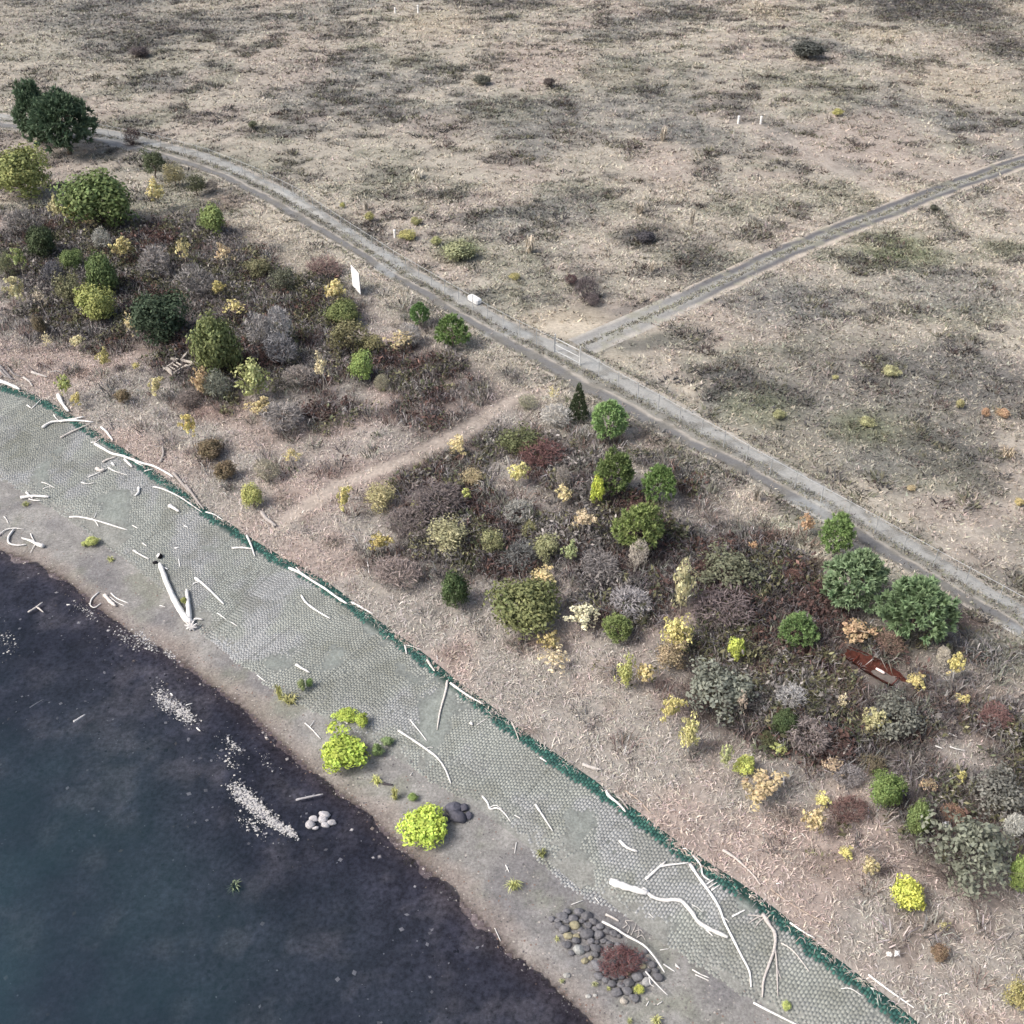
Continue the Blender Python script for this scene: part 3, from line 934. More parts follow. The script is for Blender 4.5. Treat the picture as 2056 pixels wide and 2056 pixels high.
P6 = scatter(200000, -60, 60, 26, 110)
dw, d1, d2, dr, s = shore(P6)
k6 = (dw > -.6) & (d1 < 1.0) & (rng.random(len(P6)) < np.where(dw < 1.6, .9, .35))
P6 = P6[k6]
z = terrain(P6)
tint = np.array([S(150, 146, 142), S(112, 108, 108), S(176, 170, 164), S(128, 110, 102), S(96, 94, 96)])[rng.integers(0, 5, len(P6))]
stuff('beach_pebbles', 'small pebbles and drift fragments strewn along the beach', 'pebbles', [pebbles(P6, z, .03 + .10 * rng.random(len(P6)) ** 4, tint)], M_STONE)

BARS = [('G', 920, 140, 70, 60, 260), ('G', 1020, 210, 60, 50, 240), ('G', 1350, 670, 80, 60, 330), ('G', 1440, 750, 70, 55, 320), ('G', 1530, 820, 70, 40, 200),
        ('G', 1610, 870, 40, 25, 80), ('G', 1290, 390, 60, 35, 60), ('G', 1270, 480, 60, 50, 25), ('G', 1480, 470, 60, 50, 16), ('D', 800, 1670, 80, 50, 120),
        ('D', 700, 1660, 90, 50, 60), ('D', 950, 1760, 40, 25, 40), ('D', 470, 1500, 90, 40, 40), ('D', 40, 1680, 60, 90, 40), ('G', 1390, 830, 80, 40, 50)]
pts, cols = [], []
for t, x, y, rx, ry, cnt in BARS:
    cnt = int(cnt * 2.4)
    g = rng.normal(0, .5, (cnt, 2))
    sl = g[:, 0] * rx + 0
    for gx_, gy_ in zip(x + sl, y + g[:, 1] * ry + g[:, 0] * rx * .6):
        pts.append(T(t, gx_, gy_))
pts = np.array(pts)
q = plane_at(pts[:, 0], pts[:, 1], Z_W + .02)
tint = np.array([S(180, 180, 180), S(120, 120, 126), S(196, 194, 190)])[rng.integers(0, 3, len(q))]
stuff('pale_gravel', 'pale gravel and shell bars breaking the dark river shallows', 'gravel',
      [pebbles(q, np.maximum(terrain(q), Z_W + .0) + .01, .025 + .11 * rng.random(len(q)) ** 3, tint)], M_STONE)
P7 = scatter(15000, -60, 40, 20, 90)
dw, d1, d2, dr, s = shore(P7)
P7 = P7[(dw < -.4) & (dw > -26) & (rng.random(len(P7)) < np.exp(dw / 12) * .8) & (fbm(P7[:, 0], P7[:, 1], 6, 401, 3) > .47)]
z = terrain(P7) + .02
tint = np.array([S(190, 186, 184), S(150, 146, 146), S(120, 112, 108), S(60, 60, 66)])[rng.integers(0, 4, len(P7))]
stuff('sunken_debris', 'sunken twigs and stones on the river bed', 'debris', [pebbles(P7, z, .05 + .2 * rng.random(len(P7)) ** 4, tint)], M_STONE)

# ------------------------------------------------------------------ plants: unit crowns (radius 1 about the origin) shared by plants of a kind
def leafmesh(name, C, N, size, v, h, aspect=1.0):
    """C centres, N rough normals, size half width, diamond leaves of two triangles"""
    n = len(C)
    N = N / np.linalg.norm(N, axis=1)[:, None]
    r = rng.normal(size=(n, 3))
    U = np.cross(N, r)
    U /= np.linalg.norm(U, axis=1)[:, None]
    W = np.cross(N, U)
    s = np.broadcast_to(size, (n,))[:, None]
    V = np.stack([C - U * s, C + W * s * .6 * aspect, C + U * s, C - W * s * .6 * aspect], 1).reshape(-1, 3)
    F = np.arange(n * 4).reshape(-1, 4)
    return V, F, np.repeat(v, 4), np.repeat(h, 4)

def unit_dirs(n, zmin=-1.0):
    z = rng.uniform(zmin, 1, n)
    a = rng.uniform(0, 2 * np.pi, n)
    r = np.sqrt(1 - z * z)
    return np.column_stack([r * np.cos(a), r * np.sin(a), z])

def crown_broad(lumps, per, leaf, lr=(.24, .40), rad=(.58, .88), zmin=-.75, name='crown', yellow=0.0):
    D = unit_dirs(lumps, zmin)
    rr = rng.uniform(*rad, lumps) * (1 + .16 * np.sin(3 * np.arctan2(D[:, 1], D[:, 0]) + rng.uniform(0, 6)))
    lob = unit_dirs(5)
    rr = rr * (.72 + .42 * np.max(np.clip(D @ lob.T, 0, 1) ** 3 * rng.uniform(.5, 1.0, 5), 1))
    Cn = D * rr[:, None]
    LR = rng.uniform(*lr, lumps)
    g = unit_dirs(lumps * per, -.6)
    C = np.repeat(Cn, per, 0) + g * (np.repeat(LR, per) * rng.uniform(.55, 1.05, lumps * per))[:, None]
    N = g + np.repeat(D, per, 0) * .4 + rng.normal(0, .5, C.shape)
    v = np.clip(np.repeat(rng.normal(.5, .17, lumps), per) + rng.normal(0, .15, len(C)), 0, 1)
    h = np.clip(np.repeat(rng.normal(.5, .22, lumps), per) + rng.normal(0, .15, len(C)), 0, 1)
    V, F, v, h = leafmesh(name, C, N, leaf * rng.uniform(.7, 1.35, len(C)), v, h)
    return mesh(name, V, Fq=F, extra={'v': v, 'h': h})

def crown_pine(tufts, needles, length, cone=False, name='crown', wide=.2):
    if cone:
        z = 1 - 2 * np.sqrt(rng.random(tufts))
        z = np.clip(z + .15, -1, 1)
        a = rng.uniform(0, 2 * np.pi, tufts)
        R_ = (1 - z) / 2 * rng.uniform(.65, 1.02, tufts) + .05
        Cn = np.column_stack([R_ * np.cos(a), R_ * np.sin(a), z])
        D = np.column_stack([np.cos(a), np.sin(a), np.full(tufts, .5)])
    else:
        D = unit_dirs(tufts, -.7)
        tp = 1 - .38 * np.clip(D[:, 2], 0, 1)
        lob = unit_dirs(6)
        Cn = D * (rng.uniform(.55, .95, tufts) * (.78 + .32 * np.max(np.clip(D @ lob.T, 0, 1) ** 3 * rng.uniform(.5, 1.0, 6), 1)))[:, None]
        Cn[:, :2] *= tp[:, None]
        D = D + np.array([0, 0, .55])
    D /= np.linalg.norm(D, axis=1)[:, None]
    k = needles
    nd = np.repeat(D, k, 0) + rng.normal(0, .75, (tufts * k, 3))
    nd /= np.linalg.norm(nd, axis=1)[:, None]
    B = np.repeat(Cn, k, 0)
    tip = B + nd * (length * rng.uniform(.7, 1.2, tufts * k))[:, None]
    side = np.cross(nd, rng.normal(size=nd.shape))
    side /= np.linalg.norm(side, axis=1)[:, None]
    wd = length * wide
    V = np.stack([B + nd * length * .15 - side * wd, B + nd * length * .15 + side * wd, tip], 1).reshape(-1, 3)
    v = np.repeat(np.clip(np.repeat(rng.normal(.5, .18, tufts), k) + rng.normal(0, .12, tufts * k), 0, 1), 3)
    v[2::3] = np.clip(v[2::3] + .18, 0, 1)
    h = np.repeat(np.repeat(np.clip(rng.normal(.5, .15, tufts), 0, 1), k), 3)
    return mesh(name, V, Ft=np.arange(len(V)).reshape(-1, 3), extra={'v': v, 'h': h})

def tube_tris(P0, P1, r0, r1, sides=4):
    """straight tapered sticks P0->P1, as open prisms"""
    n = len(P0)
    A = P1 - P0
    A = A / (np.linalg.norm(A, axis=1)[:, None] + 1e-9)
    ref = np.where(np.abs(A[:, 2:3]) > .9, np.array([[1., 0, 0]]), np.array([[0, 0, 1.]]))
    U = np.cross(A, ref)
    U /= np.linalg.norm(U, axis=1)[:, None]
    W = np.cross(A, U)
    rings = []
    for P_, r in ((P0, r0), (P1, r1)):
        for j in range(sides):
            t = 2 * np.pi * j / sides
            rings.append(P_ + (U * math.cos(t) + W * math.sin(t)) * np.broadcast_to(r, (n,))[:, None])
    V = np.stack(rings, 1).reshape(-1, 3)
    F = np.array([[j, (j + 1) % sides, sides + (j + 1) % sides, sides + j] for j in range(sides)])
    return V, (np.arange(n)[:, None, None] * 2 * sides + F[None]).reshape(-1, 4)

def twigs(stems, side, up=(.25, 1.0), thick=.012, arch=0.0, name='stems', reach=(1.0, 1.9)):
    """bare shrub from the ground point (0,0,-1) filling the unit ball"""
    P0, P1, r0, r1, vv = [], [], [], [], []
    for i in range(stems):
        a, ph = rng.uniform(0, 2 * np.pi), rng.uniform(*up) * 1.35
        p = np.array([rng.normal(0, .12), rng.normal(0, .12), -1.0])
        d = np.array([math.cos(a) * math.cos(ph), math.sin(a) * math.cos(ph), math.sin(ph)])
        L = rng.uniform(*reach) / 3
        t = thick * rng.uniform(.7, 1.5)
        val = rng.random()
        for s_ in range(3):
            d = d + rng.normal(0, .16, 3) - np.array([0, 0, arch])
            d /= np.linalg.norm(d)
            q = p + d * L
            P0.append(p); P1.append(q); r0.append(t); r1.append(t * .6); vv.append(val)
            for _ in range(side):
                b = p + (q - p) * rng.random()
                e = d + rng.normal(0, .6, 3)
                e /= np.linalg.norm(e)
                P0.append(b); P1.append(b + e * L * rng.uniform(.4, 1.0)); r0.append(t * .5); r1.append(t * .2); vv.append(val)
            p, t = q, t * .62
    V, F = tube_tris(np.array(P0), np.array(P1), np.array(r0), np.array(r1), 3)
    v = np.repeat(np.array(vv), 6)
    return mesh(name, V, Fq=F, extra={'v': v, 'h': np.full(len(V), .5)})

def trunkmesh(limbs, name='trunk', r=.055, wob=.05, reach=.55, top=1.0):
    """trunk from z=0 to z=top in unit height, limbs reaching out into the crown"""
    P0, P1, r0, r1 = [], [], [], []
    p = np.zeros(3)
    for k in range(5):
        q = np.array([rng.normal(0, wob), rng.normal(0, wob), top * (k + 1) / 5])
        P0.append(p); P1.append(q); r0.append(r * (1 - .17 * k)); r1.append(r * (1 - .17 * (k + 1)))
        p = q
    for k in range(limbs):
        zz = rng.uniform(.3, .85) * top
        a = rng.uniform(0, 2 * np.pi)
        b = np.array([0, 0, zz])
        e = b + np.array([math.cos(a) * reach, math.sin(a) * reach, rng.uniform(.08, .3)]) * rng.uniform(.5, 1)
        P0.append(b); P1.append(e); r0.append(r * .4); r1.append(r * .12)
    V, F = tube_tris(np.array(P0), np.array(P1), np.array(r0), np.array(r1), 6)
    return mesh(name, V, Fq=F, extra={'v': rng.random(len(V)) * .3 + .35, 'h': np.full(len(V), .5)})

def tuftmesh(n, name='blades'):
    V, T_, _ = blades(np.zeros((1, 2)), np.full(1, -1.0), n, .35, .75, 1.6, .07, np.ones((1, 3)), .1, True)
    v = np.repeat(rng.random(len(V) // 5), 5)
    return mesh(name, V, Ft=T_, extra={'v': v, 'h': rng.random(len(V))})

def bare_mesh():
    """twigs plus the fine end twigs that give a leafless shrub its body"""
    me = twigs(26, 5, thick=.020, reach=(.75, 1.45))
    n = 1300
    D = unit_dirs(n, -.55)
    C = D * (rng.uniform(.35, 1.0, n) ** .6)[:, None] * (.68 + .42 * np.max(np.clip(D @ unit_dirs(6).T, 0, 1) ** 3 * rng.uniform(.5, 1.0, 6), 1))[:, None]
    A = D * .55 + rng.normal(0, .6, D.shape) + np.array([0, 0, .3])
    A /= np.linalg.norm(A, axis=1)[:, None]
    B = np.cross(A, rng.normal(size=A.shape))
    B /= np.linalg.norm(B, axis=1)[:, None]
    L = rng.uniform(.06, .17, n)[:, None]
    V2 = np.stack([C - A * L, C + B * L * .13, C + A * L, C - B * L * .13], 1).reshape(-1, 3)
    V1 = np.empty(len(me.vertices) * 3, np.float32)
    me.vertices.foreach_get('co', V1)
    V1 = V1.reshape(-1, 3)
    F1 = np.empty(len(me.loops), np.int32)
    me.loops.foreach_get('vertex_index', F1)
    F1 = F1.reshape(-1, 4)
    v1 = np.empty(len(V1), np.float32)
    me.attributes['v'].data.foreach_get('value', v1)
    v2 = np.repeat(np.clip(rng.normal(.5, .25, n), 0, 1), 4)
    bpy.data.meshes.remove(me)
    V = np.concatenate([V1, V2])
    return mesh('stems', V, Fq=np.concatenate([F1, np.arange(n * 4).reshape(-1, 4) + len(V1)]), extra={'v': np.concatenate([v1, v2]), 'h': np.full(len(V), .5)})

KIND = {}
def variants(kind, fn, n=3):
    KIND[kind] = [fn() for _ in range(n)]
variants('broad', lambda: crown_broad(120, 46, .055))
variants('bush', lambda: crown_broad(75, 42, .066, lr=(.26, .44), rad=(.5, .82)))
variants('olive', lambda: crown_broad(85, 26, .056, lr=(.22, .4), rad=(.45, .95)))
variants('willow', lambda: crown_broad(60, 46, .075, lr=(.22, .36), rad=(.45, .9), zmin=-.5))
variants('sparse', lambda: crown_broad(54, 18, .085, lr=(.10, .24), rad=(.2, .98), zmin=-.9))
variants('thin', lambda: crown_broad(40, 7, .085, lr=(.10, .22), rad=(.3, .98), zmin=-.8))
variants('poplar', lambda: crown_broad(80, 12, .085, lr=(.14, .28), rad=(.2, .95), zmin=-.95))
variants('pine', lambda: crown_pine(190, 24, .19, wide=.3))
variants('greenpine', lambda: crown_pine(330, 14, .17))
variants('evergreen', lambda: crown_pine(480, 13, .17))
variants('cedar', lambda: crown_pine(420, 12, .16, cone=True))
variants('bramble', lambda: crown_broad(110, 16, .055, lr=(.16, .30), rad=(.55, 1.0), zmin=-.2))
variants('bare', bare_mesh, 4)
variants('bramble_canes', lambda: twigs(50, 4, up=(.15, .9), thick=.013, arch=.10), 2)
variants('tuft', lambda: tuftmesh(60))
STEMS = [twigs(7, 2, up=(.6, 1.0), thick=.02) for _ in range(3)]
TRUNK = [trunkmesh(6) for _ in range(3)]
SLIM = [trunkmesh(7, r=.035, reach=.7, top=1.0) for _ in range(3)]

def ellipsoid_from_photo(cx, cy, w, h, lift):
    """place and half sizes of a crown seen with this centre, width and height (photo pixels)"""
    q, s = at(cx, cy, 1.0)
    for _ in range(3):
        dist = math.sqrt(q[0] ** 2 + q[1] ** 2 + (CAM_H - q[2]) ** 2)
        sn = (CAM_H - q[2]) / dist
        cn = math.sqrt(1 - sn * sn)
        a = w / 2 / s * 1.12
        c2 = (h / 2 / s) ** 2 - (a * sn * .9) ** 2
        c_ = math.sqrt(max(c2, (.42 * a) ** 2)) / cn
        c_ = min(c_, 4.2 * a + .3)
        q, s = at(cx, cy, c_ * (1 + lift))
    return q, a, c_

PLANT_N = [0]
def plant(t, x, y, w, h, kind, rgb, name, label, group=None, bark=None, cat=None):
    PLANT_N[0] += 1
    k = PLANT_N[0]
    cx, cy = T(t, x, y)
    lift = {'sparse': .45, 'thin': .5, 'poplar': .12, 'broad': -.05, 'olive': .0, 'pine': -.05, 'greenpine': -.05, 'cedar': .0, 'evergreen': -.12}.get(kind, .0)
    if kind in ('bramble', 'tuft', 'bare'): lift = -.12
    q, a, c_ = ellipsoid_from_photo(cx, cy, w / ZM, h / ZM, lift)
    if name in ('beach_willow', 'red_shrub'): c_ *= .62
    base = np.array([q[0], q[1], terrain(q[:2])[0]])
    rz = random.uniform(0, 6.28)
    leafc = S(*rgb)
    keepc = .78 if kind == 'willow' else .5 if leafc[0] > leafc[1] * 1.3 else .64
    leafc = leafc * keepc + (leafc @ np.array([.25, .65, .10])) * (1 - keepc)
    if leafc[1] > leafc[0] * 1.15 and kind != 'willow': leafc = leafc * np.array([1.10, 1.0, .86])
    leafc = np.minimum(leafc * (1.45 if leafc[1] < .35 else 1.1), .85)
    barkc = S(*(bark or (112, 100, 90)))
    if name == 'red_shrub': barkc = leafc
    cat = cat or ('tree' if kind in ('broad', 'pine', 'greenpine', 'cedar', 'olive', 'poplar', 'evergreen') else 'sapling' if kind in ('sparse', 'thin') else
                  'grass' if kind == 'tuft' else 'shrub')
    if kind in ('greenpine', 'pine', 'evergreen'): a, c_ = a * 1.14, c_ * 1.1
    zc = c_ * (1 + lift)
    sc = (a, a * random.uniform(.88, 1.1), c_)
    if kind in ('bare', 'tuft'):
        o = put(name, KIND[kind][k % len(KIND[kind])], M_LEAF if kind == 'tuft' else M_BARK, loc=(base[0], base[1], base[2] + zc), rot=(0, 0, rz), scale=sc, color=leafc)
        return tag(o, label, cat, group)
    e = tag(empty(name, base, rz), label, cat, group)
    if kind == 'bramble':
        put('canes', KIND['bramble_canes'][k % 2], M_BARK, loc=(0, 0, zc), scale=sc, parent=e, color=S(118, 108, 104))
        put('foliage', KIND['bramble'][k % 3], M_LEAF, loc=(0, 0, zc), scale=sc, parent=e, color=leafc)
        return e
    if kind in ('bush', 'willow'):
        put('stems', STEMS[k % 3], M_BARK, loc=(0, 0, zc), scale=sc, parent=e, color=barkc)
        put('foliage', KIND[kind][k % 3], M_LEAF, loc=(0, 0, zc), scale=sc, parent=e, color=leafc)
        return e
    slim = kind in ('sparse', 'thin', 'poplar')
    th = zc + c_ * (.75 if slim else .35)
    put('trunk', (SLIM if slim else TRUNK)[k % 3], M_BARK, loc=(0, 0, -.1), scale=(a * 1.1, a * 1.1, th), parent=e, color=barkc)
    put('crown', KIND[kind][k % 3], M_LEAF, loc=(0, 0, zc), scale=sc, parent=e, color=leafc)
    return e

# ------------------------------------------------------------------ trees and shrubs of the bank, one by one
PALEB = (190, 182, 170)
YEL, PYEL, NEON, LGRN, MGRN, DGRN, OLV, OBR, ORG = (214, 196, 84), (214, 204, 138), (206, 226, 56), (128, 158, 70), (92, 132, 62), (58, 90, 58), (124, 126, 72), (118, 100, 62), (196, 156, 78)
GBARE, BBARE, RBARE, DBARE = (134, 128, 124), (112, 98, 92), (110, 72, 64), (84, 80, 82)
PLANTS = [
    # upper left grove
    ('A', 190, 640, 220, 340, 'evergreen', (70, 102, 80), 'evergreen_tree', 'taller left one of the two dark evergreens by the road bend'),
    ('A', 345, 690, 320, 370, 'evergreen', (66, 98, 76), 'evergreen_tree', 'wider right one of the two dark evergreens by the road bend'),
    ('A', 90, 950, 320, 300, 'broad', (124, 142, 66), 'broadleaf_tree', 'wide yellow-green tree at the left edge below the dark evergreens'),
    ('A', 545, 1100, 360, 340, 'broad', (92, 122, 60), 'broadleaf_tree', 'large green leafy tree with yellow saplings in front of it'),
    ('A', 305, 1150, 75, 150, 'sparse', PYEL, 'sapling', 'leftmost yellow sapling in front of the large green tree'),
    ('A', 400, 1170, 110, 150, 'sparse', (206, 206, 92), 'sapling', 'yellow-green sapling in the middle in front of the large green tree'),
    ('A', 497, 1220, 75, 100, 'sparse', (222, 190, 96), 'sapling', 'small golden sapling at the foot of the large green tree'),
    ('A', 857, 1060, 115, 150, 'sparse', (222, 206, 110), 'sapling', 'lone pale yellow sapling with a bare white trunk near the road'),
    ('A', 1175, 1215, 150, 190, 'bush', (112, 142, 68), 'leafy_bush', 'round bright green bush alone on the slope below the road bend'),
    ('A', 850, 905, 140, 170, 'olive', (74, 92, 66), 'small_tree', 'dark green small tree just below the upper gravel road'),
    ('A', 965, 965, 110, 140, 'olive', (140, 132, 84), 'small_tree', 'yellowish olive bush between two dark shrubs below the road'),
    ('A', 1085, 1020, 130, 130, 'olive', (72, 84, 64), 'small_tree', 'dark low shrub right of the yellowish olive bush'),
    ('A', 1170, 1030, 90, 80, 'bare', (120, 112, 104), 'bare_shrub', 'grey bare shrub at the right end of the row below the road'),
    ('A', 730, 755, 85, 110, 'bare', (88, 64, 64), 'bare_shrub', 'dark reddish bare shrub growing in the middle of the far road'),
    ('A', 230, 1340, 150, 210, 'broad', (62, 84, 56), 'broadleaf_tree', 'narrow dark green tree under the wide yellow-green tree'),
    ('A', 100, 1430, 80, 160, 'sparse', (164, 180, 78), 'sapling', 'slender yellow-green sapling near the left edge'),
    ('A', 20, 1470, 90, 150, 'olive', (122, 128, 84), 'small_tree', 'olive small tree cut by the left edge of the picture'),
    ('A', 690, 1370, 150, 150, 'sparse', (196, 180, 92), 'sapling', 'yellow-topped olive sapling in the middle of the grove'),
    ('A', 1010, 1380, 95, 170, 'thin', (222, 206, 120), 'sapling', 'thin yellow sapling below and left of the round green bush'),
    ('A', 1245, 1400, 130, 160, 'thin', (226, 190, 110), 'sapling', 'sparse orange-yellow sapling under the round green bush'),
    ('A', 395, 1440, 115, 140, 'broad', (96, 128, 64), 'broadleaf_tree', 'small green tree above the olive bush in the grove'),
    ('A', 560, 1520, 170, 260, 'broad', (84, 114, 58), 'broadleaf_tree', 'tall green tree behind the bright yellow-green one'),
    ('A', 530, 1690, 190, 220, 'broad', (158, 178, 76), 'broadleaf_tree', 'bright yellow-green tree in front of the tall green one'),
    ('A', 380, 1600, 155, 220, 'olive', (120, 120, 76), 'small_tree', 'dull olive small tree left of the bright yellow-green one'),
    ('A', 85, 1600, 115, 200, 'sparse', PYEL, 'sapling', 'pale yellow sapling near the left edge above the driftwood'),
    ('A', 220, 1650, 100, 140, 'thin', (206, 190, 160), 'sapling', 'pale dry sapling beside the pale yellow one on the left'),
    ('A', 880, 1745, 290, 300, 'broad', (54, 80, 62), 'broadleaf_tree', 'dense blue-green dark tree above the grey timber frame'),
    ('D', 1190, 40, 265, 400, 'broad', (102, 122, 66), 'broadleaf_tree', 'tall green tree right of the grey timber frame'),
    ('A', 725, 1800, 95, 160, 'thin', (230, 210, 140), 'sapling', 'cream-yellow sapling left of the dense blue-green tree'),
    ('A', 1210, 1600, 85, 110, 'sparse', YEL, 'sapling', 'small yellow sapling right of and above the blue-green tree'),
    ('A', 1300, 1700, 160, 120, 'thin', (224, 206, 100), 'sapling', 'wide sparse yellow sapling behind the tall green tree'),
    ('A', 1860, 1610, 130, 150, 'sparse', (222, 204, 110), 'sapling', 'yellow sapling just left of the white board'),
    ('B', 20, 1730, 170, 150, 'broad', (102, 124, 62), 'broadleaf_tree', 'green tree below the white board, upper one of a pair'),
    ('B', 40, 1870, 210, 210, 'olive', (112, 108, 62), 'small_tree', 'dark olive tree below the white board, lower one of a pair'),
    ('A', 1560, 1550, 140, 150, 'olive', (98, 102, 78), 'small_tree', 'grey-green bush right of the small yellow saplings in the grove'),
    ('A', 1430, 1480, 150, 130, 'olive', (122, 120, 74), 'small_tree', 'olive bush on the slope above the grey-green bush'),
    ('A', 215, 1800, 75, 130, 'bush', (110, 96, 56), 'leafy_bush', 'small dark olive-brown bush on the left bank'),
    ('A', 430, 1890, 95, 80, 'sparse', PYEL, 'sapling', 'short pale yellow sapling under the bright yellow-green tree'),
    ('A', 265, 1885, 70, 100, 'thin', (222, 208, 150), 'sapling', 'thin straw-yellow sapling above the left driftwood heap'),
    ('A', 130, 1230, 190, 190, 'bare', (120, 116, 112), 'bare_shrub', 'grey bare thicket under the wide yellow-green tree on the left'),
    ('A', 850, 1450, 220, 200, 'bare', GBARE, 'bare_shrub', 'grey bare shrub in the middle of the left grove'),
    ('A', 1090, 1560, 230, 220, 'bare', (112, 108, 106), 'bare_shrub', 'dark grey bare shrub above the blue-green tree'),
    ('A', 1440, 1830, 170, 260, 'bare', (146, 142, 140), 'bare_shrub', 'pale grey bare shrub right of the tall green tree'),
    ('A', 1540, 1800, 150, 300, 'bare', (152, 150, 150), 'bare_shrub', 'tallest pale bare shrub between the green and olive trees'),
    ('A', 290, 1510, 130, 150, 'bare', (92, 92, 100), 'bare_shrub', 'blue-grey bare shrub beside the dull olive tree'),
    ('A', 560, 1330, 120, 150, 'bare', (150, 150, 140), 'bare_shrub', 'pale bare shrub under the large green tree'),
    ('A', 1800, 1480, 200, 120, 'bare', (124, 92, 84), 'bare_shrub', 'reddish bare brush on the slope above the white board saplings'),
    # between grove and footpath
    ('D', 355, 255, 95, 150, 'sparse', (178, 190, 76), 'sapling', 'yellow-green sapling beside the white log on the green strip'),
    ('D', 420, 335, 75, 90, 'sparse', YEL, 'sapling', 'small yellow sapling at the foot of the yellow-green one by the white log'),
    ('D', 575, 105, 85, 120, 'sparse', (190, 180, 84), 'sapling', 'yellow-olive bush on the bank left of the timber frame'),
    ('D', 755, 150, 55, 50, 'sparse', (200, 186, 80), 'sapling', 'tiny yellow sapling left of the timber frame'),
    ('D', 860, 260, 95, 140, 'sparse', (222, 208, 128), 'sapling', 'pale yellow sapling below the timber frame'),
    ('D', 680, 320, 85, 90, 'bush', (128, 106, 54), 'leafy_bush', 'small round olive-brown bush alone on the dry grass'),
    ('D', 1115, 240, 110, 180, 'poplar', (214, 172, 84), 'small_tree', 'orange-yellow small tree under the tall green tree'),
    ('D', 1395, 220, 210, 260, 'poplar', (152, 160, 78), 'small_tree', 'yellow-green tree with golden lower leaves right of the orange one'),
    ('D', 1440, 370, 150, 110, 'sparse', (204, 178, 66), 'sapling', 'golden leaves of a low sapling under the yellow-green tree'),
    ('D', 1200, 260, 150, 190, 'bare', (128, 134, 116), 'bare_shrub', 'grey-green bare shrub between the orange and yellow-green trees'),
    ('D', 1045, 480, 90, 180, 'sparse', (236, 214, 84), 'sapling', 'bright yellow leaning sapling alone on the dry slope'),
    ('D', 1160, 615, 145, 130, 'bush', (118, 98, 52), 'leafy_bush', 'upper one of two olive-brown bushes on the dry slope'),
    ('D', 1243, 730, 125, 120, 'bush', (122, 100, 54), 'leafy_bush', 'lower one of two olive-brown bushes on the dry slope'),
    ('D', 1390, 870, 120, 150, 'bush', (192, 196, 64), 'leafy_bush', 'bright yellow-green bush at the top of the green strip'),
    ('D', 1480, 730, 150, 160, 'bare', (142, 136, 112), 'bare_shrub', 'grey olive bare shrub above the bright yellow-green bush'),
    ('D', 1612, 650, 130, 90, 'thin', (206, 188, 92), 'sapling', 'low yellow sapling right of the grey olive shrub'),
    ('D', 1905, 880, 100, 190, 'sparse', (226, 212, 92), 'sapling', 'tall yellow sapling at the lower end of the footpath'),
    ('D', 1780, 150, 115, 230, 'thin', (222, 206, 150), 'sapling', 'tall pale sapling with few leaves left of the bright green bush'),
    ('D', 1560, 60, 220, 220, 'bare', (108, 108, 112), 'bare_shrub', 'dark grey bare thicket in the hollow under the olive tree'),
    ('D', 1580, 430, 260, 210, 'bare', (132, 126, 122), 'bare_shrub', 'broad grey bare shrub below the yellow-green tree'),
    ('D', 1660, 200, 170, 160, 'bare', (140, 130, 122), 'bare_shrub', 'brownish bare shrub right of the yellow-green tree'),
    ('D', 1050, 330, 170, 110, 'bare', BBARE, 'bare_shrub', 'brown bare shrub under the orange-yellow tree'),
    ('E', 125, 150, 140, 190, 'bush', (118, 156, 62), 'leafy_bush', 'bright green bush beside the dark red brush'),
    ('E', 235, 240, 90, 120, 'bare', (140, 136, 108), 'bare_shrub', 'olive bare shrub at the right foot of the bright green bush'),
    ('B', 330, 1880, 170, 120, 'thin', (214, 186, 84), 'sapling', 'golden-leaved sapling above the bright green bush'),
    ('B', 175, 1900, 160, 130, 'olive', (140, 134, 74), 'small_tree', 'yellowish olive bush right of the dark olive tree'),
    ('B', 450, 1740, 105, 140, 'greenpine', (84, 134, 66), 'pine_tree', 'smaller left one of two green bushes near the white block'),
    ('B', 625, 1840, 180, 190, 'greenpine', (88, 128, 58), 'pine_tree', 'larger right one of two green bushes near the white block'),
    ('B', 400, 1850, 140, 160, 'bare', (150, 146, 142), 'bare_shrub', 'pale bare shrub left of the larger green bush'),
    # the thicket right of the footpath
    ('E', 1505, 450, 190, 235, 'greenpine', (104, 152, 82), 'pine_tree', 'bright green pine closest to the road junction'),
    ('E', 1330, 350, 115, 205, 'cedar', (60, 82, 56), 'evergreen_tree', 'narrow dark pointed conifer left of the bright green pine'),
    ('E', 1530, 750, 220, 260, 'greenpine', (88, 118, 56), 'pine_tree', 'round green pine with a neon sapling on its left'),
    ('E', 1772, 808, 180, 220, 'greenpine', (86, 128, 56), 'pine_tree', 'green pine right of the one with the neon sapling'),
    ('E', 1672, 1055, 245, 290, 'greenpine', (106, 134, 62), 'pine_tree', 'large green pine with a pale dead sapling before it'),
    ('E', 1662, 1190, 120, 190, 'bare', (206, 194, 176), 'dead_sapling', 'pale dead sapling standing before the large green pine'),
    ('E', 1430, 850, 82, 180, 'willow', (200, 214, 24), 'neon_sapling', 'slim neon yellow-green sapling hugging the round green pine'),
    ('E', 1000, 560, 240, 190, 'olive', (96, 104, 54), 'small_tree', 'dark olive tree with gaps beside the fallen grey log'),
    ('E', 660, 590, 130, 120, 'sparse', (228, 206, 128), 'sapling', 'pale golden sapling on the edge of the footpath'),
    ('E', 1000, 740, 120, 130, 'sparse', (220, 212, 100), 'sapling', 'pale yellow sapling under the dark olive tree'),
    ('E', 740, 765, 130, 110, 'olive', (168, 146, 76), 'small_tree', 'mustard olive bush above a small neon one'),
    ('E', 705, 860, 70, 90, 'sparse', (208, 216, 60), 'sapling', 'small neon yellow sapling under the mustard bush'),
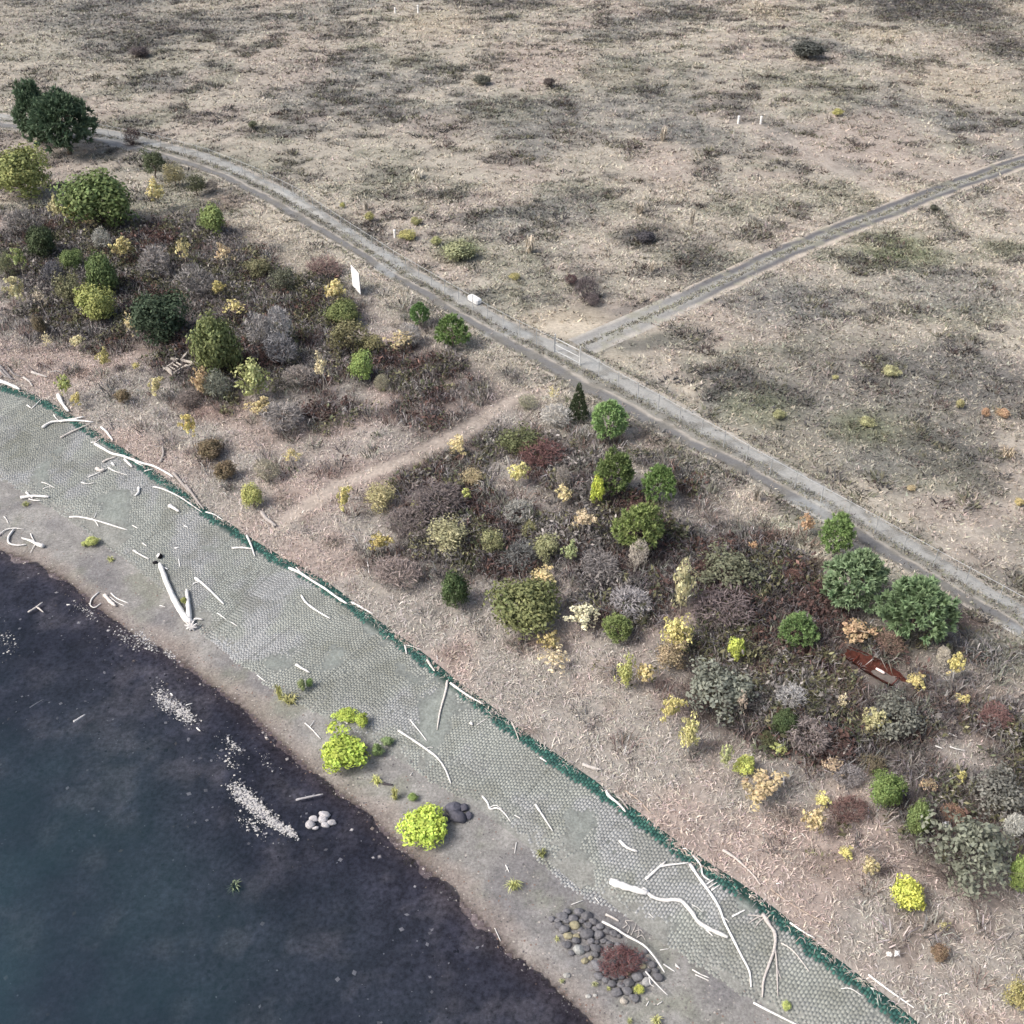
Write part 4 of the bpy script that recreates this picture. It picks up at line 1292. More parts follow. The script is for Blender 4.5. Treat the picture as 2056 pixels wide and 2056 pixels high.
    ('E', 220, 870, 190, 160, 'olive', (160, 150, 88), 'small_tree', 'pale olive small tree near the lower footpath'),
    ('E', 415, 920, 50, 60, 'sparse', (200, 200, 90), 'sapling', 'tiny yellow-green sapling in the purple brush'),
    ('E', 230, 1125, 130, 150, 'sparse', (196, 176, 66), 'sapling', 'golden-green sapling at the left edge of the thicket'),
    ('E', 590, 1080, 240, 200, 'olive', (168, 164, 108), 'small_tree', 'pale olive tree with a visible pale trunk'),
    ('E', 850, 1120, 130, 170, 'olive', (142, 144, 84), 'small_tree', 'olive sapling right of the pale-trunked tree'),
    ('E', 1150, 1160, 150, 160, 'olive', (142, 144, 86), 'small_tree', 'olive bush in the middle of the thicket'),
    ('E', 1285, 1175, 100, 130, 'sparse', (146, 160, 92), 'sapling', 'grey-green sapling right of the olive bush'),
    ('E', 1060, 1040, 100, 80, 'olive', (140, 140, 78), 'small_tree', 'low olive bush behind the middle of the thicket'),
    ('E', 640, 1390, 170, 240, 'broad', (66, 96, 54), 'broadleaf_tree', 'dark green dense bush left of the big olive tree'),
    ('E', 1140, 1320, 160, 110, 'sparse', (218, 190, 74), 'sapling', 'golden sapling showing behind the big olive tree'),
    ('E', 1030, 1480, 370, 350, 'broad', (108, 116, 50), 'broadleaf_tree', 'big dense olive-green tree, the largest on the lower bank'),
    ('E', 1360, 1530, 190, 170, 'sparse', (226, 220, 170), 'sapling', 'sapling with scattered cream leaves right of the big olive tree'),
    ('E', 1548, 1600, 150, 160, 'greenpine', (108, 136, 68), 'pine_tree', 'small round green pine in the dark brush'),
    ('E', 1180, 1680, 140, 140, 'sparse', (184, 164, 80), 'sapling', 'olive-yellow sapling at the foot of the big olive tree'),
    ('E', 1200, 1770, 210, 140, 'thin', (226, 206, 150), 'sapling', 'wide straw-coloured sapling below the big olive tree'),
    ('E', 1245, 860, 95, 110, 'sparse', (226, 206, 132), 'sapling', 'pale yellow sapling left of the neon one'),
    ('E', 1240, 770, 80, 150, 'bare', (176, 166, 156), 'dead_sapling', 'thin dead sapling behind the pale yellow one'),
    ('E', 1360, 1000, 130, 160, 'sparse', (222, 198, 150), 'sapling', 'straw-coloured sapling below the neon one'),
    ('E', 1915, 1360, 140, 330, 'poplar', (214, 206, 140), 'poplar_tree', 'tall pale yellow tree, the tallest of the lower bank'),
    ('F', 20, 1640, 200, 240, 'poplar', (218, 206, 84), 'poplar_tree', 'golden-yellow tree below the tall pale yellow tree'),
    ('E', 1840, 1760, 180, 190, 'olive', (160, 134, 76), 'small_tree', 'orange-olive bush below the golden-yellow tree'),
    ('E', 1590, 1850, 110, 200, 'poplar', (200, 204, 74), 'small_tree', 'yellow-green slender tree near the green strip'),
    ('E', 1700, 1850, 120, 140, 'sparse', (224, 200, 108), 'sapling', 'golden sapling right of the yellow-green slender tree'),
    ('E', 1210, 420, 160, 180, 'bare', (196, 192, 184), 'dead_tree', 'small white-limbed bare tree between the dark conifer and olive tree'),
    ('E', 1045, 350, 110, 100, 'bare', (142, 142, 112), 'bare_shrub', 'olive-grey shrub at the upper end of the footpath'),
    ('E', 1190, 300, 80, 90, 'thin', (214, 200, 120), 'sapling', 'small pale yellow sapling by the upper footpath end'),
    ('E', 560, 890, 330, 240, 'bare', (108, 94, 92), 'bare_shrub', 'large purple-brown bare thicket in the middle of the slope'),
    ('E', 380, 1010, 260, 200, 'bare', (112, 98, 94), 'bare_shrub', 'purple-brown bare thicket left of the pale-trunked tree'),
    ('E', 1120, 640, 250, 160, 'bare', (116, 70, 66), 'bare_shrub', 'red-brown bare thicket below the fallen grey log'),
    ('E', 1000, 960, 200, 120, 'bare', (130, 130, 122), 'bare_shrub', 'grey bare shrub above the olive bushes'),
    ('E', 1620, 1450, 260, 220, 'bare', (138, 134, 136), 'bare_shrub', 'silver-grey bare shrub above the small round green pine'),
    ('E', 1010, 1190, 220, 160, 'bare', (100, 102, 100), 'bare_shrub', 'dark bare shrub behind the big olive tree'),
    ('E', 1440, 1260, 250, 130, 'bare', (122, 116, 114), 'bare_shrub', 'grey bare shrub with long straight branches'),
    ('E', 320, 1290, 260, 110, 'bare', (136, 116, 108), 'bare_shrub', 'low brown bare shrub on the lower slope left of the dark green bush'),
    ('F', 300, 1290, 330, 240, 'bramble', (102, 106, 76), 'bramble_thicket', 'dark green and brown bramble right of the tall pale tree'),
    ('F', 250, 1480, 330, 200, 'bare', (110, 92, 92), 'bare_shrub', 'purple-brown bare thicket under the dark bramble'),
    ('F', 1000, 1625, 190, 130, 'sparse', (184, 142, 72), 'sapling', 'orange-brown sapling under the blue-green pine'),
    ('F', 1190, 1690, 160, 150, 'bare', (128, 96, 74), 'bare_shrub', 'brown bare shrub between the two big pines'),
    ('F', 780, 1250, 130, 100, 'bare', (112, 96, 74), 'bare_shrub', 'brown bare shrub left of the blue-green pine'),
    ('F', 655, 1310, 100, 100, 'bare', (132, 86, 72), 'bare_shrub', 'small rusty bare shrub left of the pines'),
    ('F', 902, 1090, 170, 245, 'greenpine', (96, 138, 68), 'pine_tree', 'slim green pine nearest the road on the right'),
    ('F', 1005, 1340, 325, 370, 'pine', (94, 130, 96), 'pine_tree', 'large blue-green pine, left one of the two big pines'),
    ('F', 1335, 1515, 345, 390, 'pine', (86, 124, 86), 'pine_tree', 'large round deep green pine, right one of the two big pines'),
    ('F', 677, 1618, 190, 200, 'greenpine', (88, 130, 66), 'pine_tree', 'ball-shaped green pine left of the two big pines'),
    ('F', 335, 1715, 98, 145, 'willow', (204, 218, 66), 'neon_sapling', 'neon yellow-green sapling in dark brush left of the ball-shaped pine'),
    ('F', 728, 1020, 95, 110, 'sparse', (178, 132, 66), 'sapling', 'small orange-brown sapling near the road'),
    ('F', 1550, 1800, 105, 170, 'sparse', (222, 206, 88), 'sapling', 'yellow sapling right of the rusty trough'),
    ('F', 1490, 1760, 80, 150, 'bare', (206, 196, 176), 'dead_sapling', 'pale bare sapling beside the yellow one by the rusty trough'),
    ('F', 1340, 1900, 120, 90, 'sparse', (206, 188, 84), 'sapling', 'low yellow sapling just right of the rusty trough end'),
    ('F', 440, 1145, 60, 60, 'sparse', (206, 150, 66), 'sapling', 'tiny orange sapling in the dark brush near the road'),
    # lower right bank
    ('I', 240, 90, 400, 290, 'bramble', (112, 118, 102), 'bramble_thicket', 'grey-green bramble mound left of the rusty trough'),
    ('I', 1220, 250, 330, 290, 'bramble', (104, 106, 94), 'bramble_thicket', 'grey-green bramble mound below the rusty trough'),
    ('I', 1640, 1000, 470, 480, 'bramble', (108, 114, 94), 'bramble_thicket', 'largest bramble thicket, grey-green, at the lower right'),
    ('I', 1790, 650, 320, 230, 'bramble', (108, 108, 98), 'bramble_thicket', 'bramble mound behind the largest thicket at the right edge'),
    ('I', 1110, 250, 150, 170, 'sparse', (160, 156, 94), 'sapling', 'olive sapling against the bramble below the rusty trough'),
    ('I', 605, 260, 125, 170, 'broad', (70, 98, 58), 'broadleaf_tree', 'dark green small tree on the lower bank with a yellow foot'),
    ('I', 580, 405, 85, 65, 'sparse', (196, 206, 76), 'sapling', 'yellow-green leaves at the foot of the dark green small tree'),
    ('I', 520, 360, 110, 90, 'olive', (78, 88, 58), 'small_tree', 'dark low bush left of the dark green small tree'),
    ('I', 75, 320, 120, 240, 'poplar', (214, 208, 104), 'small_tree', 'pale yellow tree of two crowns, right one, near the green strip'),
    ('H', 1845, 180, 130, 210, 'sparse', (218, 204, 92), 'sapling', 'pale yellow tree of two crowns, left one, near the green strip'),
    ('I', 380, 500, 115, 120, 'willow', (204, 214, 88), 'neon_sapling', 'lime sapling on a bare stem on the lower bank'),
    ('I', 285, 460, 75, 190, 'sparse', (196, 204, 116), 'sapling', 'pale green slender sapling left of the lime one'),
    ('I', 480, 620, 250, 140, 'sparse', (208, 176, 86), 'sapling', 'wide orange-yellow bush below the lime sapling'),
    ('I', 820, 690, 105, 100, 'sparse', (224, 216, 88), 'sapling', 'yellow top of a sapling left of the maroon bush'),
    ('I', 785, 810, 150, 190, 'sparse', (222, 190, 86), 'sapling', 'golden sapling left of the maroon bush'),
    ('I', 965, 740, 190, 190, 'bare', (112, 74, 66), 'bare_shrub', 'maroon bare bush right of the golden sapling'),
    ('I', 1165, 640, 185, 220, 'broad', (94, 130, 52), 'broadleaf_tree', 'deep green bush right of the maroon one'),
    ('I', 1100, 490, 130, 120, 'olive', (112, 98, 60), 'small_tree', 'brown-olive bush behind the deep green one'),
    ('I', 1350, 790, 130, 240, 'broad', (98, 130, 64), 'broadleaf_tree', 'narrow green tree left of the largest bramble thicket'),
    ('I', 1400, 600, 120, 90, 'thin', (196, 160, 90), 'sapling', 'sparse orange sapling above the narrow green tree'),
    ('I', 1540, 760, 150, 80, 'bare', (150, 104, 66), 'bare_shrub', 'orange-brown low shrub above the white plastic sheet'),
    ('I', 1280, 1210, 210, 185, 'willow', (204, 210, 46), 'leafy_bush', 'neon yellow bush alone on the pale grass at the lower right'),
    ('I', 950, 985, 95, 65, 'sparse', (216, 206, 72), 'sapling', 'small yellow sapling left of the neon yellow bush'),
    ('I', 1090, 1060, 120, 130, 'sparse', (178, 158, 66), 'sapling', 'olive-yellow sapling just above the neon yellow bush'),
    ('I', 1590, 560, 55, 90, 'sparse', (222, 212, 96), 'sapling', 'slim yellow sapling between the right brambles'),
    ('I', 1905, 1110, 100, 210, 'broad', (122, 160, 56), 'broadleaf_tree', 'bright green tree at the right edge by the largest bramble'),
    ('I', 1900, 1770, 140, 180, 'olive', (182, 172, 76), 'small_tree', 'yellow-olive tree at the lower right corner'),
    ('I', 1465, 1535, 100, 110, 'bush', (136, 104, 60), 'leafy_bush', 'small brown ball-shaped bush at the lower right'),
    ('I', 375, 150, 75, 160, 'thin', (206, 184, 158), 'sapling', 'dry pale sapling before the left bramble mound'),
    ('I', 935, 140, 80, 100, 'thin', (222, 204, 150), 'sapling', 'straw sapling below the left part of the rusty trough'),
    ('I', 640, 120, 170, 160, 'bare', (186, 184, 182), 'bare_shrub', 'white-grey bare shrub behind the dark green small tree'),
    ('I', 1600, 130, 85, 75, 'sparse', (210, 194, 88), 'sapling', 'small yellow sapling above the bramble below the trough'),
    ('I', 1880, 830, 110, 190, 'bare', (204, 204, 192), 'bare_shrub', 'silver-white bare bush at the right edge'),
    ('I', 1490, 1385, 75, 60, 'thin', (190, 182, 100), 'sapling', 'small greenish sapling below the largest bramble'),
    ('I', 880, 500, 160, 120, 'thin', (178, 146, 96), 'sapling', 'sparse brown-yellow sapling in the middle of the lower bank'),
    ('I', 960, 560, 170, 140, 'bare', (128, 122, 122), 'bare_shrub', 'grey bare shrub above the maroon bush'),
    ('I', 750, 330, 260, 170, 'bare', (122, 110, 106), 'bare_shrub', 'brown-grey bare shrub right of the dark green small tree'),
    ('I', 1770, 230, 190, 170, 'bare', (122, 78, 72), 'bare_shrub', 'red-brown bare shrub at the right edge of the bank'),
    # beach plants
    ('H', 17, 389, 275, 265, 'willow', (178, 204, 22), 'beach_willow', 'large neon willow on the beach, the left one, with a red patch'),
    ('H', 475, 825, 270, 250, 'willow', (184, 208, 20), 'beach_willow', 'large neon willow on the beach beside the dark boulders'),
    ('H', 40, 215, 120, 90, 'willow', (180, 202, 40), 'beach_willow', 'low neon willow above the left large one, left clump'),
    ('H', 125, 235, 80, 110, 'willow', (178, 200, 44), 'beach_willow', 'low neon willow above the left large one, right clump'),
    ('H', 110, 395, 90, 90, 'bare', (140, 66, 56), 'red_shrub', 'dark red leafless stems beside the left neon willow'),
    ('H', 270, 365, 70, 65, 'bush', (112, 150, 92), 'beach_shrub', 'green beach shrub right of the left willow, upper one'),
    ('H', 215, 415, 75, 80, 'bush', (104, 142, 76), 'beach_shrub', 'green beach shrub right of the left willow, lower one'),
    ('G', 1715, 40, 45, 60, 'bush', (100, 146, 70), 'beach_shrub', 'green tuft at the lower edge of the block mat above the yellow grass'),
    ('G', 1672, 55, 50, 75, 'bush', (142, 172, 110), 'beach_shrub', 'pale green tuft left of the green one at the mat edge'),
    ('G', 1545, 85, 50, 110, 'tuft', (204, 204, 72), 'grass_clump', 'tall yellow grass clump on the beach above the left willow'),
    ('G', 1605, 130, 90, 65, 'tuft', (206, 202, 90), 'grass_clump', 'low spreading yellow grass clump next to the tall one'),
    ('H', 210, 580, 68, 65, 'tuft', (206, 212, 76), 'grass_clump', 'round yellow grass clump below the left willow'),
    ('H', 310, 655, 55, 75, 'tuft', (204, 206, 84), 'grass_clump', 'yellow grass clump between the two large willows'),
    ('H', 410, 675, 55, 55, 'bush', (120, 162, 66), 'beach_shrub', 'small green shrub on top of the right willow'),
    ('H', 1125, 985, 65, 65, 'tuft', (118, 134, 72), 'grass_clump', 'dull green tuft on the block mat right of the boulders'),
    ('H', 970, 1160, 85, 65, 'tuft', (196, 204, 84), 'grass_clump', 'yellow-green tuft in the middle of the beach'),
    ('D', 510, 1122, 75, 65, 'bush', (200, 212, 66), 'beach_shrub', 'yellow-green shrub on the left part of the mat'),
    ('D', 468, 1138, 35, 35, 'bush', (190, 204, 78), 'beach_shrub', 'tiny yellow-green shrub beside the one on the left mat'),
    ('D', 612, 1222, 45, 28, 'tuft', (190, 196, 90), 'grass_clump', 'small yellow-green tuft left of the forked white trunk'),
    ('D', 143, 915, 38, 30, 'tuft', (186, 192, 80), 'grass_clump', 'tiny yellow tuft by the white log heap on the left'),
    ('D', 1020, 1453, 36, 44, 'bush', (168, 176, 50), 'beach_shrub', 'small yellow-green shrub between the arms of the forked white trunk'),
    ('H', 1665, 1738, 58, 58, 'bush', (186, 206, 28), 'beach_shrub', 'neon green shrub among the boulders of the rock pile'),
    ('I', 615, 1830, 55, 55, 'bush', (190, 208, 58), 'beach_shrub', 'neon green shrub on the block mat at the bottom right'),
    ('H', 1570, 1560, 235, 190, 'bare', (112, 62, 62), 'red_shrub', 'dense dark red bare shrub on top of the rock pile'),
    ('H', 1760, 1912, 60, 30, 'tuft', (214, 216, 100), 'grass_clump', 'yellow tuft at the bottom edge below the rock pile'),
    ('H', 1612, 1915, 35, 25, 'tuft', (190, 200, 110), 'grass_clump', 'pale green tuft at the bottom edge below the rock pile'),
    ('H', 1237, 1692, 30, 25, 'tuft', (198, 204, 120), 'grass_clump', 'pale tuft beside a loose stone left of the rock pile'),
    ('H', 1420, 1710, 35, 35, 'tuft', (190, 196, 116), 'grass_clump', 'pale tuft under the rock pile, left one'),
    ('H', 1495, 1735, 28, 28, 'tuft', (200, 206, 100), 'grass_clump', 'pale tuft under the rock pile, right one'),
    ('H', 1210, 1460, 35, 30, 'tuft', (196, 200, 104), 'grass_clump', 'pale yellow tuft at the upper left of the rock pile'),
    ('G', 1298, 1172, 75, 55, 'tuft', (112, 142, 112), 'water_weed', 'pale green water weed floating alone in the river'),
    # field plants
    ('B', 378, 1300, 95, 60, 'bush', (184, 178, 70), 'field_shrub', 'yellow-green shrub beside the white pipe next to the road'),
    ('B', 170, 1200, 55, 55, 'bush', (182, 176, 80), 'field_shrub', 'yellowish shrub left of and behind the white pipe by the road'),
    ('B', 430, 1225, 60, 50, 'bush', (164, 162, 88), 'field_shrub', 'olive-yellow shrub behind the white pipe by the road'),
    ('B', 20, 1136, 32, 32, 'bush', (180, 180, 60), 'field_shrub', 'tiny yellow shrub at the road verge near the far fence'),
    ('B', 540, 1335, 60, 55, 'bush', (156, 160, 88), 'field_shrub', 'olive shrub right of the white pipe by the road'),
    ('B', 670, 1385, 200, 90, 'bush', (134, 140, 88), 'field_shrub', 'wide olive-green low shrub in the field near the road'),
    ('B', 975, 1530, 65, 42, 'bush', (180, 170, 80), 'field_shrub', 'yellowish shrub in the field above the white block'),
    ('C', 900, 622, 60, 45, 'bush', (196, 190, 70), 'field_shrub', 'yellow shrub alone in the far field near the two white pipes'),
    ('F', 1197, 180, 105, 70, 'bush', (184, 182, 112), 'field_shrub', 'pale yellow-green shrub in the right field'),
    ('F', 887, 212, 42, 26, 'bush', (190, 184, 100), 'field_shrub', 'tiny yellow shrub left of the pale yellow-green one'),
    ('F', 1720, 410, 50, 60, 'bush', (184, 132, 70), 'field_shrub', 'orange shrub in the right field, left one of a pair'),
    ('F', 1817, 410, 80, 60, 'bush', (188, 138, 72), 'field_shrub', 'orange shrub in the right field, right one of a pair'),
    ('F', 1850, 625, 95, 75, 'tuft', (212, 184, 132), 'grass_clump', 'orange-straw grass clump at the right edge of the field'),
    ('F', 575, 420, 75, 60, 'bush', (162, 164, 96), 'field_shrub', 'yellow-green shrub in the field just above the right road'),
    ('F', 1580, 360, 50, 60, 'bush', (178, 170, 96), 'field_shrub', 'small yellowish shrub left of the orange pair'),
    ('F', 1310, 826, 55, 34, 'bush', (206, 178, 96), 'field_shrub', 'small golden shrub above the right road'),
    ('F', 1905, 906, 55, 52, 'bush', (208, 186, 96), 'field_shrub', 'golden shrub at the right edge above the road'),
    ('F', 1065, 462, 90, 60, 'bush', (176, 176, 104), 'field_shrub', 'olive-yellow shrub in the middle of the right field'),
    ('F', 460, 855, 60, 95, 'tuft', (196, 186, 168), 'grass_clump', 'pale upright grass clump on the bank right under the road'),
    ('B', 1060, 1350, 70, 110, 'tuft', (216, 200, 172), 'grass_clump', 'tall pale grass clump in the field above the white block'),
    ('B', 1800, 740, 55, 90, 'tuft', (214, 200, 176), 'grass_clump', 'tall pale grass clump far out in the middle field'),
    ('B', 1670, 1150, 60, 80, 'tuft', (212, 196, 170), 'grass_clump', 'pale grass clump in the field left of the side road'),
    ('B', 1740, 1475, 45, 70, 'tuft', (210, 196, 172), 'grass_clump', 'pale grass clump close above the side road'),
    ('B', 150, 1135, 40, 70, 'tuft', (214, 204, 184), 'grass_clump', 'slim pale grass clump behind the white pipe by the road'),
    ('B', 1690, 1650, 45, 50, 'tuft', (220, 208, 186), 'grass_clump', 'small pale grass clump by the road junction'),
    ('B', 440, 960, 90, 70, 'tuft', (208, 200, 178), 'grass_clump', 'pale grass clump in the left middle field'),
    ('C', 95, 1200, 40, 110, 'tuft', (212, 200, 180), 'grass_clump', 'tall thin pale grass clump left of the side road'),
    ('B', 1290, 1545, 80, 70, 'bare', (92, 62, 66), 'bare_shrub', 'dark red bare shrub in the field above the junction'),
    ('B', 1370, 1590, 130, 160, 'bare', (96, 84, 88), 'bare_shrub', 'dark purple bare shrub in the field above the junction'),
    ('B', 1410, 1660, 90, 80, 'bare', (104, 90, 92), 'bare_shrub', 'low purple-grey bare shrub nearest above the junction'),
    ('B', 790, 440, 110, 60, 'bush', (90, 92, 80), 'field_shrub', 'dark shrub in the upper middle of the field'),
    ('B', 1165, 455, 70, 50, 'bush', (90, 80, 76), 'field_shrub', 'dark brown shrub in the upper field right of the dark one'),
    ('B', 1700, 1310, 120, 70, 'bush', (76, 74, 80), 'field_shrub', 'blackish shrub in the field well above the side road'),
    ('A', 770, 285, 120, 55, 'bush', (92, 82, 82), 'field_shrub', 'dark brown shrub in the far left field'),
    ('A', 1400, 690, 60, 45, 'bush', (92, 104, 84), 'field_shrub', 'small dark green shrub in the field above the road bend'),
    ('C', 1435, 1150, 55, 35, 'bush', (74, 84, 78), 'field_shrub', 'dark green shrub standing on the side road'),
    ('C', 740, 275, 200, 50, 'bush', (78, 82, 76), 'field_shrub', 'long blackish shrub in the far right field'),
]
for p in PLANTS:
    grp = None
    if p[7] in ('sapling', 'neon_sapling'): grp = 'saplings on the bank'
    elif p[7] == 'pine_tree': grp = 'young pines along the road'
    elif p[7] == 'bare_shrub': grp = 'bare shrubs'
    elif p[7] == 'bramble_thicket': grp = 'bramble thickets'
    elif p[7] in ('beach_willow', 'beach_shrub'): grp = 'green shrubs on the beach'
    elif p[7] == 'grass_clump': grp = 'grass clumps'
    elif p[7] == 'field_shrub': grp = 'shrubs in the field'
    elif p[7] in ('broadleaf_tree', 'small_tree', 'poplar_tree'): grp = 'broadleaf trees on the bank'
    plant(*p[:9], group=grp, bark=PALEB if p[5] in ('sparse', 'thin', 'poplar') else None)

# ------------------------------------------------------------------ driftwood: each log or stick follows its own line on the ground
def catmull(P, n):
    P = np.asarray(P, float)
    if len(P) == 2:
        return P[0] + (P[1] - P[0]) * np.linspace(0, 1, n)[:, None]
    E = np.vstack([2 * P[0] - P[1], P, 2 * P[-1] - P[-2]])
    out = []
    seg = len(P) - 1
    for t in np.linspace(0, seg - 1e-6, n):
        i = int(t)
        f = t - i
        p0, p1, p2, p3 = E[i:i + 4]
        out.append(.5 * (2 * p1 + (p2 - p0) * f + (2 * p0 - 5 * p1 + 4 * p2 - p3) * f * f + (3 * p1 - p0 - 3 * p2 + p3) * f ** 3))
    return np.array(out)

def log_mesh(name, P, r0, r1, sides=8, knots=.10, cap=True):
    P = catmull(P, max(4, min(40, 3 * len(P))))
    n = len(P)
    Tn = np.gradient(P, axis=0)
    Tn /= np.linalg.norm(Tn, axis=1)[:, None]
    U = np.cross(Tn, [0, 0, 1.])
    U /= np.linalg.norm(U, axis=1)[:, None] + 1e-9
    W = np.cross(U, Tn)
    r = np.interp(np.linspace(0, 1, n), [0, 1], [r0, r1]) * (1 + knots * rng.normal(0, 1, n))
    r[0] *= .85
    r[-1] *= .7
    a = np.linspace(0, 2 * np.pi, sides, endpoint=False)
    rad = r[:, None] * (1 + .08 * rng.normal(0, 1, (n, sides)))
    V = P[:, None] + U[:, None] * (np.cos(a)[None, :, None] * rad[..., None]) + W[:, None] * (np.sin(a)[None, :, None] * rad[..., None])
    V = np.concatenate([V.reshape(-1, 3), P[:1] - Tn[:1] * r0 * .25, P[-1:] + Tn[-1:] * r1 * .3])
    i = np.arange(n - 1)[:, None] * sides
    j = np.arange(sides)[None]
    q = np.stack([i + j, i + (j + 1) % sides, i + sides + (j + 1) % sides, i + sides + j], -1).reshape(-1, 4)[:, ::-1]
    e0, e1 = n * sides, n * sides + 1
    b = (n - 1) * sides
    tr = [[e0, (k + 1) % sides, k] for k in range(sides)][:] + [[e1, b + k, b + (k + 1) % sides] for k in range(sides)]
    return mesh(name, V, Fq=q, Ft=np.array(tr)[:, ::-1], smooth_=True)

def lay(t, pts, th, bury=.15, raise_=0.0):
    """line of the log: on the ground, its radius from the thickness seen (zoomed photo pixels)"""
    px = [T(t, *p) for p in pts]
    _, s = at_many(px)
    r = np.maximum(th / ZM / 2 / s, .03)
    q, _ = at_many(px, r * (1 - bury) + raise_ + .04)
    return q, float(r.mean())

def drift(name, label, t, main, th, branches=(), rgb=(238, 237, 234), taper=.6, group='bleached driftwood', cat='driftwood', raise_=0.0):
    q, r = lay(t, main, th, raise_=raise_)
    o0 = q[0].copy()
    f = random.uniform(.86, 1.08)
    c = S(*rgb) * f * np.array([1.0, .985 + .015 * f, .955 + .045 * f])
    if not branches:
        o = put(name, log_mesh(name, q - o0, r, r * taper), M_WOOD, loc=o0, color=c)
        return tag(o, label, cat, group)
    e = tag(empty(name, o0), label, cat, group)
    put('trunk', log_mesh('trunk', q - o0, r, r * taper), M_WOOD, parent=e, color=c)
    for pts, bt in branches:
        b, br = lay(t, pts, bt, raise_=raise_ + .03)
        put('branch', log_mesh('branch', b - o0, br, br * .55, sides=6), M_WOOD, parent=e, color=c)
    return e

GREYW, BEIGEW, PALEW = (176, 170, 166), (190, 174, 160), (214, 208, 202)
drift('driftwood_log', 'straight white log at the left edge on top of the block mat', 'D', [(-20, 230), (50, 252), (110, 280)], 24)
drift('driftwood_log', 'short thick white log lying across the green strip at upper left', 'D', [(322, 310), (345, 358), (380, 402)], 24)
drift('driftwood_branch', 'long bent white branch reaching from the bank onto the mat', 'D', [(235, 492), (280, 464), (340, 456), (420, 453), (515, 462)], 16, [([(335, 458), (400, 447), (465, 432)], 15), ([(297, 420), (310, 440), (328, 456)], 6)])
drift('driftwood_branch', 'grey-white pole just below the long bent branch', 'D', [(335, 548), (390, 520), (450, 492), (505, 468)], 11, rgb=PALEW)
drift('driftwood_stick', 'small curved white stick at the top of the mat', 'D', [(505, 575), (530, 572), (555, 556)], 8)
drift('driftwood_branch', 'longest wavy white branch along the upper left green strip', 'D', [(525, 582), (560, 602), (620, 636), (680, 650), (730, 668), (790, 690), (850, 705), (910, 735), (960, 766)], 17, [([(740, 672), (760, 690), (795, 705)], 8), ([(800, 735), (825, 727), (850, 722)], 7)])
drift('driftwood_log', 'short white log on the bank grass above the wavy branch', 'D', [(560, 490), (590, 516), (625, 562)], 15)
drift('driftwood_stick', 'short grey stick heap left of the forked stick', 'D', [(568, 684), (600, 668), (642, 655)], 13, rgb=PALEW)
drift('driftwood_chunk', 'pale chunk of wood left of the forked stick', 'D', [(535, 718), (555, 730), (580, 724)], 24, rgb=PALEW)
drift('driftwood_branch', 'forked white stick on the mat under the wavy branch', 'D', [(490, 766), (545, 744), (600, 714)], 9, [([(598, 712), (640, 735), (712, 757)], 9), ([(600, 718), (630, 734), (660, 740)], 6)])
drift('driftwood_chunk', 'stubby white log right of the forked stick', 'D', [(690, 668), (712, 690), (732, 710)], 17)
drift('driftwood_stick', 'small hooked white stick under the forked stick', 'D', [(450, 795), (480, 804), (525, 798)], 8)
drift('driftwood_chunk', 'short white bent log standing out in the upper mat', 'D', [(768, 825), (768, 850), (748, 870)], 16)
drift('driftwood_branch', 'long thin white branch at the edge of the dark strip', 'D', [(850, 820), (900, 832), (960, 858), (1010, 885), (1060, 920), (1120, 962)], 10)
drift('driftwood_branch', 'thin white branch continuing down the green strip', 'D', [(1140, 960), (1190, 975), (1235, 1005)], 9)
drift('driftwood_log', 'grey weathered log along the bank edge, upper of two', 'D', [(960, 742), (1000, 790), (1050, 850)], 20, rgb=GREYW)
drift('driftwood_log', 'grey weathered log along the bank edge, lower of two', 'D', [(1030, 810), (1080, 880), (1130, 945)], 18, rgb=GREYW)
drift('driftwood_chunk', 'flat white plank on the mat below the thin branch', 'D', [(938, 925), (962, 938), (992, 957)], 22)
drift('driftwood_branch', 'white branch with side twigs on the left mat', 'D', [(385, 988), (440, 988), (500, 1000), (560, 1015), (640, 1040), (705, 1060)], 12, [([(508, 995), (530, 1015), (546, 1040)], 7), ([(522, 992), (530, 975), (533, 960)], 5)])
drift('driftwood_log', 'white log heap at the left edge of the mat', 'D', [(115, 880), (190, 872), (270, 876)], 20, [([(145, 850), (160, 866), (180, 884)], 13), ([(160, 888), (190, 896), (226, 898)], 9)])
drift('driftwood_stick', 'thin forked twig above the white log heap', 'D', [(230, 795), (265, 806), (302, 826)], 6, [([(238, 832), (262, 822), (285, 822)], 5)])
drift('driftwood_root', 'curling white root at the left edge of the beach', 'D', [(75, 1058), (48, 1098), (50, 1132), (95, 1145), (145, 1140)], 14, [([(-10, 1092), (30, 1060), (80, 1050), (135, 1056)], 9)])
drift('driftwood_root', 'white root with a broad end on the left beach', 'D', [(240, 1150), (205, 1138), (170, 1120), (120, 1104)], 26, [([(170, 1080), (180, 1105), (195, 1128)], 7), ([(195, 1140), (180, 1165), (168, 1188)], 6)], taper=.35)
drift('driftwood_stick', 'thin stick on the sand at the left edge', 'D', [(22, 985), (35, 1000), (46, 1022)], 6)
